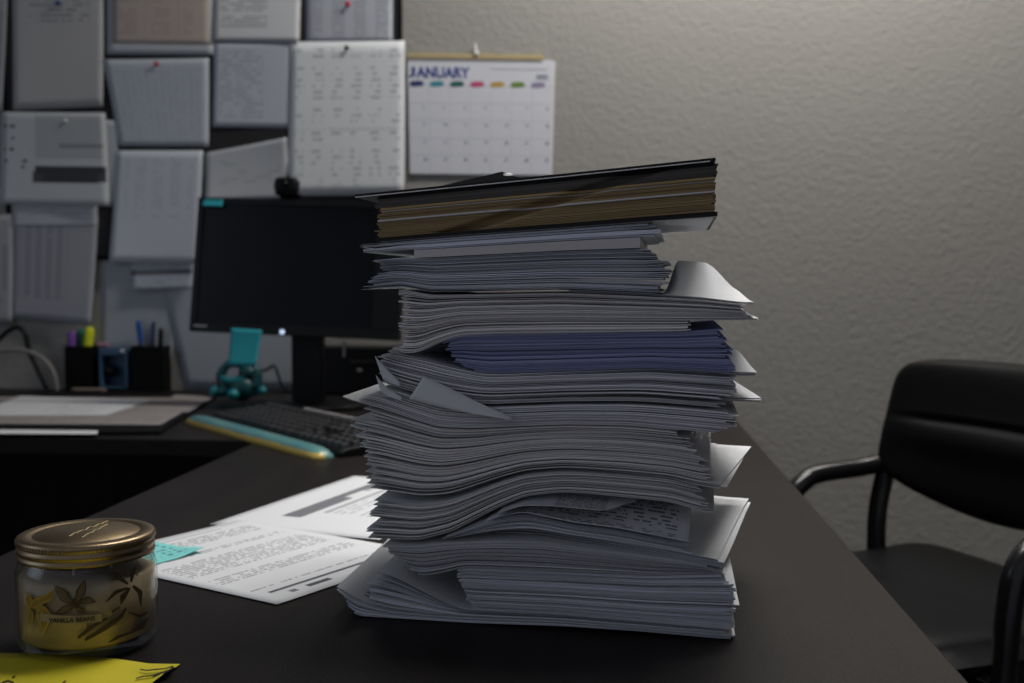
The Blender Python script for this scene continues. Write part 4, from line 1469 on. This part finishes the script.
G_ = rgb(0.42, 0.45, 0.50)
PM = dict(
    margin=page('wall_margin', rgb(0.52, 0.54, 0.58), INK, rows=4, wscale=3, dens=2.0, seed=10),
    letter=page('wall_letter', rgb(0.48, 0.47, 0.47), INK, rows=26, wscale=9, x0=0.18, x1=0.85, y0=0.55, y1=0.86, dens=0.5, para=0.45, strength=0.45, seed=11),
    sched=page('wall_schedule', rgb(0.50, 0.42, 0.38), rgb(0.24, 0.20, 0.19), rows=16, wscale=8, x0=0.03, x1=0.82, y0=0.06, y1=0.97, cols=3, dens=0.45, grid=True, strength=0.4, seed=12),
    list1=page('wall_list', rgb(0.70, 0.71, 0.72), INK, rows=22, wscale=8, x0=0.08, x1=0.62, y0=0.18, y1=1, dens=0.45, para=0.3, strength=0.5, seed=13),
    list2=page('wall_list_blue', rgb(0.52, 0.54, 0.62), INK, rows=20, wscale=8, x0=0.08, x1=0.65, y0=0.1, y1=0.92, dens=0.48, para=0.35, strength=0.35, seed=14),
    table=page('wall_table_grey', rgb(0.48, 0.50, 0.56), INK, rows=24, wscale=12, x0=0.04, x1=0.97, y0=0.05, y1=0.9, cols=4, dens=0.4, para=0.3, strength=0.4, seed=15, bars=((0.1, 0.9, 0.66, 0.69, 0.5),)),
    big=page('wall_table_white', rgb(0.76, 0.78, 0.80), INK, rows=26, wscale=14, x0=0.05, x1=0.97, y0=0.06, y1=0.96, cols=6, dens=0.5, para=0.42, strength=0.40, seed=16,
             bars=((0.0, 1.0, 0.427, 0.432, 0.6), (0.35, 0.95, 0.42, 0.44, 0.35), (0.2, 0.75, 0.955, 0.963, 0.6), (0.2, 0.97, 0.64, 0.646, 0.3))),
    grid=page('wall_grid', rgb(0.50, 0.54, 0.59), rgb(0.20, 0.23, 0.27), rows=26, wscale=14, x0=0.05, x1=0.95, y0=0.05, y1=0.9, cols=14, dens=0.45, grid=True, para=0.2, strength=0.35, seed=17,
              bars=((0.1, 0.22, 0.2, 0.85, 0.3), (0.0, 1.0, 0.495, 0.505, 0.3))),
    dark=page('wall_dark_table', rgb(0.56, 0.58, 0.60), rgb(0.015, 0.018, 0.025), rows=16, wscale=6, x0=0.03, x1=0.28, y0=0.36, y1=0.9, dens=0.55, strength=1.0, seed=18,
              bars=((0.3, 0.97, 0.22, 0.47, 0.0), (0.32, 0.98, 0.34, 0.42, 0.95), (0.40, 0.9, 0.24, 0.34, 0.95), (0.3, 0.45, 0.24, 0.36, 0.9), (0.82, 0.98, 0.25, 0.4, 0.9), (0.55, 0.96, 0.62, 0.66, 0.55), (0.32, 0.95, 0.50, 0.97, 0.22))),
    white=page('wall_page', rgb(0.58, 0.61, 0.67), INK, rows=30, wscale=9, x0=0.12, x1=0.9, y0=0.4, y1=0.95, cols=5, dens=0.48, para=0.3, strength=0.22, seed=19),
    plainw=page('wall_plain', rgb(0.50, 0.52, 0.55), INK, rows=14, wscale=6, x0=0.1, x1=0.9, y0=0.2, y1=0.9, dens=0.56, para=0.45, strength=0.25, seed=20),
    small=page('wall_small', rgb(0.44, 0.47, 0.54), INK, rows=9, wscale=8, x0=0.05, x1=0.95, y0=0.05, y1=0.95, dens=0.5, strength=0.3, seed=21, bars=((0.0, 0.97, 0.36, 0.50, 2.8),)),
    cols=page('wall_columns', rgb(0.36, 0.37, 0.41), INK, rows=34, wscale=7, x0=0.08, x1=0.66, y0=0.2, y1=0.97, cols=8, dens=0.35, para=0.1, strength=0.45, seed=22),
    side=page('wall_side', rgb(0.40, 0.40, 0.42), INK, rows=12, wscale=6, dens=0.6, strength=0.3, seed=23, bars=((0.86, 0.93, 0.3, 0.72, 0.85),)),
    big2=page('wall_pale', rgb(0.40, 0.43, 0.47), INK, rows=9, wscale=5, dens=0.7, strength=0.1, seed=24),
)


def wall_paper(px, lvl, mat, label, name='hanging_sheet', curl=(0, 0, 0, 0), cat='paper sheet', group='papers on the wall', nu=14, nv=14, on_board=True):
    """px: bottom left, bottom right, top right, top left; lvl: how many sheets lie beneath; curl: lift of each corner"""
    Y = YW - (0.0112 if on_board else 0.0012) - lvl * 0.0011
    pts = [on_y(x, y, Y) for x, y in px]
    top, bot = [], []
    for i in range(nu + 1):
        ta, ba = [], []
        for j in range(nv + 1):
            a, c = i / nu, j / nv
            p = pts[0].lerp(pts[1], a).lerp(pts[3].lerp(pts[2], a), c)
            d = (curl[0] * ((1 - a) * (1 - c)) ** 2 + curl[1] * (a * (1 - c)) ** 2 + curl[2] * (a * c) ** 2 + curl[3] * ((1 - a) * c) ** 2)
            d += 0.0002 * math.sin(a * 5 + px[0][0]) * math.sin(c * 4 + 1)
            ta.append((p.x, p.y - d - 0.0004, p.z)); ba.append((p.x, p.y - d, p.z))
        top.append(ta); bot.append(ba)
    mb = MB(); mb.slab(top, bot, nu, nv, 0, 1, smooth=True)
    return tag(mb.build(name, [PM[mat], M['paper']], recalc=False), label, cat, group)


def R4(x0, y0, x1, y1, dy=0.0):
    return [(x0, y1), (x1, y1 + dy), (x1, y0 + dy), (x0, y0)]


wall_paper([(-40, 112), (4, 112), (8, -30), (-40, -30)], 0, 'side', 'grey sheet at the far left edge above the sheet with the black table', curl=(0, 0.01, 0, 0))
wall_paper([(14, 110), (105, 107), (103, -30), (12, -30)], 0, 'letter', 'grey letter with a blue pin at the top left of the board', curl=(0.004, 0.012, 0, 0))
so = wall_paper([(107, 54), (214, 55), (213, -30), (107, -30)], 0, 'margin', 'pinkish schedule with white margin at the top of the board, above the gridded sheet')
sp = wall_paper([(112, 43.5), (210.5, 44.5), (210, -28), (112, -28)], 0.6, 'sched', None, 'tinted_table', cat=None, group=None)
sp.parent = so
sp['label'] = 'pinkish printed table'
wall_paper([(214, 41), (300, 42), (301, -30), (214, -30)], 1, 'list1', 'white list at the top of the board, between the schedule and the grey table', curl=(0.003, 0.006, 0, 0))
wall_paper([(213, 127), (290, 128), (291, 42), (214, 42)], 0, 'list2', 'bluish list page left of the big white table sheet', curl=(0.004, 0, 0, 0))
wall_paper([(306, 42), (393, 42), (393, -30), (306, -30)], 0, 'table', 'grey table sheet at the top right corner of the board', curl=(0, 0.004, 0, 0))
wall_paper([(288, 196), (405, 195), (405, 41), (290, 42)], 2, 'big', 'big white two-part table sheet with a fold, left of the calendar', curl=(0.004, 0.012, 0.003, 0.0))
wall_paper([(120, 146), (209, 146.5), (209.5, 58.5), (104, 60)], 1, 'grid', 'bluish gridded sheet with a red pin, creased across the middle', curl=(0.003, 0.003, 0.004, 0.006))
wall_paper([(0, 204), (112, 206), (106, 113), (2, 112)], 3, 'dark', 'white sheet with a blotched black table at the left of the board', curl=(0.006, 0.016, 0.004, 0.003))
wall_paper([(102, 206), (118, 206), (118, 121), (99, 119)], 2, 'plainw', 'white sliver of a sheet behind the one with the black table')
wall_paper([(111, 262), (199, 264), (203, 150.5), (117, 150.5)], 2, 'white', 'white page with faint columns hanging below the gridded sheet', curl=(0.012, 0.01, 0.0, 0.002))
wall_paper([(206, 200), (290, 198), (288, 138), (205, 153)], 0, 'plainw', 'crumpled white sheet above the top left of the monitor', curl=(0.01, 0, 0.012, 0.0))
wall_paper([(12, 226), (97, 226), (98, 196), (12, 196)], 1, 'plainw', 'pale strip of a sheet showing below the black table sheet')
wall_paper([(12, 318), (94, 325), (98, 216), (13, 216)], 0, 'cols', 'grey page of dark columns hanging over the cables at lower left', curl=(0.004, 0.02, 0, 0))
wall_paper([(-60, 326), (13, 323), (13, 214), (-60, 214)], 0, 'side', 'dull sheet with a dark upright stroke at the left edge, above the cables', curl=(0, 0.006, 0, 0))
wall_paper([(133, 290), (193, 288), (196, 250), (130, 250)], 1, 'small', 'small folded slip with a dark line below the page of faint columns', curl=(0.006, 0.01, 0, 0))
wall_paper([(101, 384), (165, 384), (184, 300), (104, 238)], 0, 'big2', 'large pale sheet behind the organizer with a slanting right edge', on_board=False)
wall_paper([(186, 389), (300, 391), (300, 240), (150, 240)], 1, 'big2', 'large pale sheet on the wall beneath and behind the monitor', on_board=False)


def pushpin(x, y, mat, label):
    p = on_y(x, y, YW - 0.0165)
    e = tag(empty('push_pin', p), label, 'push pin', 'push pins')
    mb = MB(); mb.lathe([(0, -0.006), (0.006, -0.006), (0.006, -0.0045), (0.0035, -0.003), (0.0035, 0.0015), (0.0055, 0.003), (0.0055, 0.004), (0, 0.004)], 16)
    for i in range(len(mb.v)):
        q = mb.v[i]; mb.v[i] = (q[0], q[2], q[1])
    mb.build('head', mat, e)
    mb = MB(); mb.tube([(0, 0.004, 0), (0, 0.0105, 0)], 0.0006, 6); mb.build('point', M['steel'], e)


M['pin_blue'] = plain('pin_blue', rgb(0.02, 0.06, 0.24), 0.35)
M['pin_red'] = plain('pin_red', rgb(0.62, 0.01, 0.05), 0.35)
pushpin(58, 3, M['pin_blue'], 'blue push pin at the top of the grey letter')
pushpin(157, 64, M['pin_red'], 'red push pin at the top of the gridded sheet')
pushpin(347, 48, M['black_plastic'], 'black push pin at the top of the big white table sheet')
pushpin(348, 4, M['pin_red'], 'dark red push pin on the grey table sheet at the top right')
pushpin(66, 121, M['white_plastic'], 'white push pin at the top of the sheet with the black table')

# ------------------------------------------------------------------ wall calendar
YC = YW - 0.006
cal = tag(empty('wall_calendar', on_y(480, 60, YC)), 'white January wall calendar with coloured weekday strokes, right of the board', 'calendar')
ci = Matrix.Translation(-cal.location)
cpx = [(410, 173.5), (550.5, 175), (553.5, 60.5), (407.5, 58.5)]


def cpt(u, v, dy=0.0):
    pts = [on_y(x, y, YC) for x, y in cpx]
    p = pts[0].lerp(pts[1], u).lerp(pts[3].lerp(pts[2], u), v)
    return Vector((p.x, p.y - dy, p.z))


def cal_part(name, mb, mats, label=None, **kw):
    o = mb.build(name, mats, cal, **kw)
    o.matrix_parent_inverse = ci
    if label:
        o['label'] = label
    return o


def cal_slab(u0, u1, v0, v1, d0, d1, nu=8, nv=8, bow=0.0):
    top, bot = [], []
    for i in range(nu + 1):
        ta, ba = [], []
        for j in range(nv + 1):
            u, v = lerp(u0, u1, i / nu), lerp(v0, v1, j / nv)
            bb = bow * (1 - v) ** 2
            ta.append(cpt(u, v, d1 + bb)); ba.append(cpt(u, v, d0 + bb))
        top.append(ta); bot.append(ba)
    mb = MB(); mb.slab(top, bot, nu, nv, 0, 0)
    return mb


M['cal_grid'] = page('calendar_page', rgb(0.72, 0.73, 0.79), rgb(0.22, 0.24, 0.32), rows=6.6, wscale=1, x0=0.0, x1=1.0, y0=0.02, y1=0.79, cols=7, dens=2.0, grid=True, strength=0.28, seed=30)
cal_part('leaf', cal_slab(0, 1, 0, 1, 0.0, 0.0012), [M['cal_grid']])
cal_part('under_leaf', cal_slab(0.01, 1.012, -0.004, 0.99, -0.002, -0.0002), [M['paper']])
cal_part('binding_strip', cal_slab(0.0, 0.93, 1.0, 1.045, -0.001, 0.003), [M['gold']], 'gold wire binding strip')
mb = MB()
for k in range(46):
    u = 0.015 + k * 0.02
    a = cpt(u, 1.015, 0.004)
    mb.box((a.x - 0.0012, a.y, a.z - 0.006), (a.x + 0.0012, a.y + 0.003, a.z + 0.004))
cal_part('binding_wire', mb, [M['cardboard']])
mb = MB(); p = cpt(0.475, 1.05, 0.003); mb.ball(p, (0.007, 0.005, 0.006)); mb.tube([p, p + Vector((-0.004, 0, 0.022))], 0.0035, 8); cal_part('hanger', mb, [M['white_plastic']], 'white hanging hook')
ms = ['s1', 's2', 's3', 's4', 's5', 's6', 's7']
for k in range(7):
    u = (418 + k * 20.4 - 407.5) / 146 - 0.011
    mb = MB()
    n = 16
    pts = []
    c0 = cpt(u, 0.783, 0.0015)
    ring = [(0.0175 * math.copysign(abs(math.cos(2 * PI * q / n)) ** 0.5, math.cos(2 * PI * q / n)), 0.0068 * math.copysign(abs(math.sin(2 * PI * q / n)) ** 0.7, math.sin(2 * PI * q / n)) + 0.0006 * math.sin(q * 5.0)) for q in range(n)]
    a = mb.add([(c0.x + x, c0.y, c0.z + z) for x, z in ring]); b2 = mb.add([(c0.x + x, c0.y + 0.0002, c0.z + z) for x, z in ring])
    mb.face([a + q for q in range(n)]); mb.face([b2 + q for q in reversed(range(n))])
    for q in range(n):
        r_ = (q + 1) % n
        mb.face([a + q, b2 + q, b2 + r_, a + r_])
    cal_part('weekday_stroke', mb, [M[ms[k]]], ['navy', 'teal', 'dark green', 'red', 'amber', 'olive', 'lilac'][k] + ' weekday stroke')


def cal_text(body, u, v, size, off, mat, width=None):
    me = text_mesh(body, size, off)
    xs = [q.co.x for q in me.vertices]
    x0, x1 = min(xs), max(xs)
    s = (width / (x1 - x0)) if width else 1.0
    base = cpt(u, v, 0.0016)
    dirx = (cpt(u + 0.1, v) - cpt(u, v)).normalized()
    o = text_obj('month_lettering' if body == 'ANUARY' else 'year_lettering', me, lambda c: base + dirx * ((c.x - x0) * s) + Vector((0, -c.z, c.y)), mat, cal)
    o.matrix_parent_inverse = ci


wpx = (on_y(469, 75, YC) - on_y(408, 75, YC)).length
jme = text_mesh('J', 0.036, 0.0011)
ys = [q.co.y for q in jme.vertices]; jx = [q.co.x for q in jme.vertices]
cap = 0.036 * 0.70
jb, jd = cpt(0.006, 0.838, 0.0016), (cpt(0.1, 0.838) - cpt(0.0, 0.838)).normalized()
jw = wpx * 0.105
o = text_obj('month_lettering', jme, lambda c: jb + jd * ((c.x - min(jx)) / (max(jx) - min(jx)) * jw) + Vector((0, -c.z, (c.y - min(ys)) / (max(ys) - min(ys)) * cap)), M['letter_blue'], cal)
o.matrix_parent_inverse = ci
cal_text('ANUARY', 0.008 + 0.120 * wpx / (cpt(1, 0.8) - cpt(0, 0.8)).length, 0.838, 0.036, 0.0011, M['letter_blue'], wpx * 0.88)
cal_text('2022', 0.885, 0.838, 0.014, 0.0006, M['letter_grey'], (on_y(548, 75, YC) - on_y(536, 75, YC)).length)
mb = cal_slab(0.57, 0.96, 0.915, 0.921, 0.0013, 0.0015); cal_part('header_rule', mb, [M['letter_grey']])
# day numbers
mbt = []
dn = 1
for r_i in range(5):
    for c_i in range(7):
        k = r_i * 7 + c_i - 5
        if k < 1 or k > 31:
            continue
        me = text_mesh(str(k), 0.0085, 0.0002)
        base = cpt((c_i + 0.72) / 7, 0.755 - r_i * 0.151 - 0.035, 0.0016)
        o = text_obj('day_number', me, lambda c: base + Vector((c.x, -c.z, c.y)), M['letter_grey'], cal)
        o.matrix_parent_inverse = ci

# ------------------------------------------------------------------ chair
tA = on_z(790, 478, 0.69)
cyaw = Matrix.Rotation(YAW, 3, 'Z')
wd = (cyaw @ Vector((0.34, -0.94, 0))).normalized()
fw = (cyaw @ Vector((-0.94, -0.34, 0))).normalized()
half = 0.252
TIPY = 0.06
org_c = tA - fw * TIPY + wd * half
cm = basis(Vector((org_c.x, org_c.y, 0)), -wd, fw)     # local x: to the chair's right (away from camera), y: forwards
chair = tag(empty('office_chair', mat=cm), 'black leather armchair with curved tube arms, against the wall right of the desk', 'chair')


def pillow(sx, sy, fz_top, fz_bot, fx, nu=32, nv=32):
    top, bot = [], []
    for i in range(nu + 1):
        p = 2 * i / nu - 1
        ta, ba = [], []
        for j in range(nv + 1):
            q = 2 * j / nv - 1
            x, y = fx(p, q)
            ta.append((x, y, fz_top(p, q))); ba.append((x, y, fz_bot(p, q)))
        top.append(ta); bot.append(ba)
    mb = MB(); mb.slab(top, bot, nu, nv, 0, 0, smooth=True)
    return mb


SW, SD, SZ = 0.245, 0.265, 0.575
rim_f = lambda p, q: ((1 - abs(p) ** 8) * (1 - abs(q) ** 8)) ** 0.5
seat = pillow(0, 0, lambda p, q: SZ - 0.042 + 0.040 * rim_f(p, q) - 0.045 * sstep(0.35, 1.0, q) ** 1.3 - 0.012 * (1 - p * p) * (1 - q * q) - 0.004 * math.exp(-((q + 0.15) / 0.05) ** 2) + 0.012 * sstep(-0.5, -1, q),
              lambda p, q: SZ - 0.042 - 0.035 * rim_f(p, q) - 0.03 * sstep(0.5, 1.0, q), lambda p, q: (p * SW * (1 - 0.10 * abs(q) ** 8), 0.05 + q * SD * (1 - 0.10 * abs(p) ** 8)))
o = seat.build('seat', M['leather'], chair)
# backrest
BH, BWd, BZ = 0.103, 0.245, 0.794
nu, nv = 36, 44
top, bot = [], []
for i in range(nu + 1):
    p = 2 * i / nu - 1
    ta, ba = [], []
    for j in range(nv + 1):
        q = 2 * j / nv - 1
        x = p * BWd * (1 - 0.13 * abs(q) ** 7 - 0.03 * q)
        z = BZ + q * BH * (1 - 0.10 * abs(p) ** 6)
        if q < 0:
            z -= 0.045 * (-q) ** 1.5 * (1 - p * p)
        r_ = ((1 - abs(p) ** 8) * (1 - abs(q) ** 8)) ** 0.5
        curve = 0.045 * p * p
        lean = -0.138 - 0.20 * (z - 0.6)
        crease = 0.010 * math.exp(-((q - 0.02) / 0.05) ** 2) * sstep(0.98, 0.5, p) * sstep(-1.0, -0.9, p)
        yf = lean + curve + 0.026 * r_ - crease + 0.012 * math.exp(-((q + 0.2) / 0.22) ** 2) * (1 - p * p)
        yb = lean + curve - 0.022 * r_
        ta.append((x, yf, z)); ba.append((x, yb, z))
    top.append(ta); bot.append(ba)
mb = MB(); mb.slab(top, bot, nu, nv, 0, 0, smooth=True); mb.build('backrest', M['leather'], chair)
for s in (-1, 1):
    mb = MB(); mb.tube([(s * 0.235, -0.108, SZ - 0.07), (s * 0.24, -0.112, SZ - 0.02), (s * 0.242, -0.118, 0.64), (s * 0.238, -0.148, 0.76)], 0.0165, 12, 0, 6); mb.build('back_post', M['tube'], chair)
    hx = half
    mb = MB(); mb.tube([(s * 0.235, -0.133, 0.712), (s * (hx - 0.008), -0.08, 0.702), (s * hx, 0.0, 0.694), (s * hx, 0.03, 0.683), (s * hx, 0.058, 0.655), (s * hx, 0.07, 0.60), (s * hx, 0.085, 0.45), (s * hx, 0.14, 0.20), (s * hx, 0.18, 0.008)], 0.0165, 14, 0, 8)
    mb.build('arm', M['tube'], chair)
    mb = MB(); mb.ball((s * 0.238, -0.128, 0.722), (0.004, 0.004, 0.004)); o = mb.build('screw', M['steel'], chair)
    mb = MB(); mb.tube([(s * 0.235, -0.130, SZ - 0.06), (s * (hx - 0.03), -0.19, 0.25), (s * (hx - 0.02), -0.24, 0.008)], 0.0145, 12); mb.build('rear_leg', M['tube'], chair)
    mb = MB(); mb.tube([(s * (hx - 0.005), 0.085, SZ - 0.085), (s * 0.1, 0.08, SZ - 0.085), (0, 0.08, SZ - 0.085)], 0.0125, 10); mb.build('seat_rail', M['tube'], chair)

# ------------------------------------------------------------------ light
M['lamp'] = NT('lamp_panel').out(Base_Color=rgb(0.9, 0.9, 0.85), Emission_Color=rgb(1.0, 0.95, 0.86), Emission_Strength=0.6)
LA, LB = (0.25, 1.35), (0.42, 2.26)
for (lx, ly), sx, sy, lb in ((LA, 0.52, 0.2, 'long ceiling light panel above the paper stack'), (LB, 0.72, 0.12, 'narrow ceiling light panel close to the back wall')):
    fx_ = tag(empty('ceiling_light', (lx, ly, 2.6)), lb, 'ceiling light', 'ceiling lights')
    mb = MB(); mb.box((-sx, -sy, -0.06), (sx, sy, -0.001)); mb.build('housing', M['white_plastic'], fx_, bevel=0.004)
    mb = MB(); mb.box((-sx + 0.03, -sy + 0.03, -0.066), (sx - 0.03, sy - 0.03, -0.061)); mb.build('diffuser', M['lamp'], fx_)


def area(name, loc, rot, sx, sy, energy, col, spread=PI):
    l = bpy.data.lights.new(name, 'AREA')
    l.shape = 'RECTANGLE'; l.size = sx; l.size_y = sy; l.energy = energy; l.color = col; l.spread = spread
    o = bpy.data.objects.new(name, l); C.objects.link(o)
    o.location = loc; o.rotation_euler = rot
    return o


area('desk_lamp_light', (LA[0], LA[1], 2.53), (0, 0, 0), 0.96, 0.34, 6.0, (1.0, 0.98, 0.96), rad(80))
area('wall_lamp_light', (LB[0], LB[1], 2.53), (0, 0, 0), 1.36, 0.18, 25.0, (1.0, 0.97, 0.92))
# daylight from a window far to the left behind the viewer
area('window_daylight', (-2.6, 0.2, 1.9), (rad(78), 0, rad(-62)), 1.2, 1.2, 3.5, (0.62, 0.78, 1.0))

wld = bpy.data.worlds.new('room_air')
bpy.context.scene.world = wld
wld.use_nodes = True
bg = wld.node_tree.nodes['Background']
bg.inputs[0].default_value = (0.78, 0.82, 0.95, 1)
bg.inputs[1].default_value = 0.22

sc_ = bpy.context.scene
sc_.view_settings.view_transform = 'Standard'
sc_.view_settings.look = 'None'
sc_.view_settings.exposure = 0.0
sc_.view_settings.gamma = 1.0
sc_.view_settings.use_curve_mapping = False
sc_.cycles.use_denoising = True
sc_.cycles.max_bounces = 10
sc_.cycles.transmission_bounces = 10
sc_.cycles.caustics_reflective = False
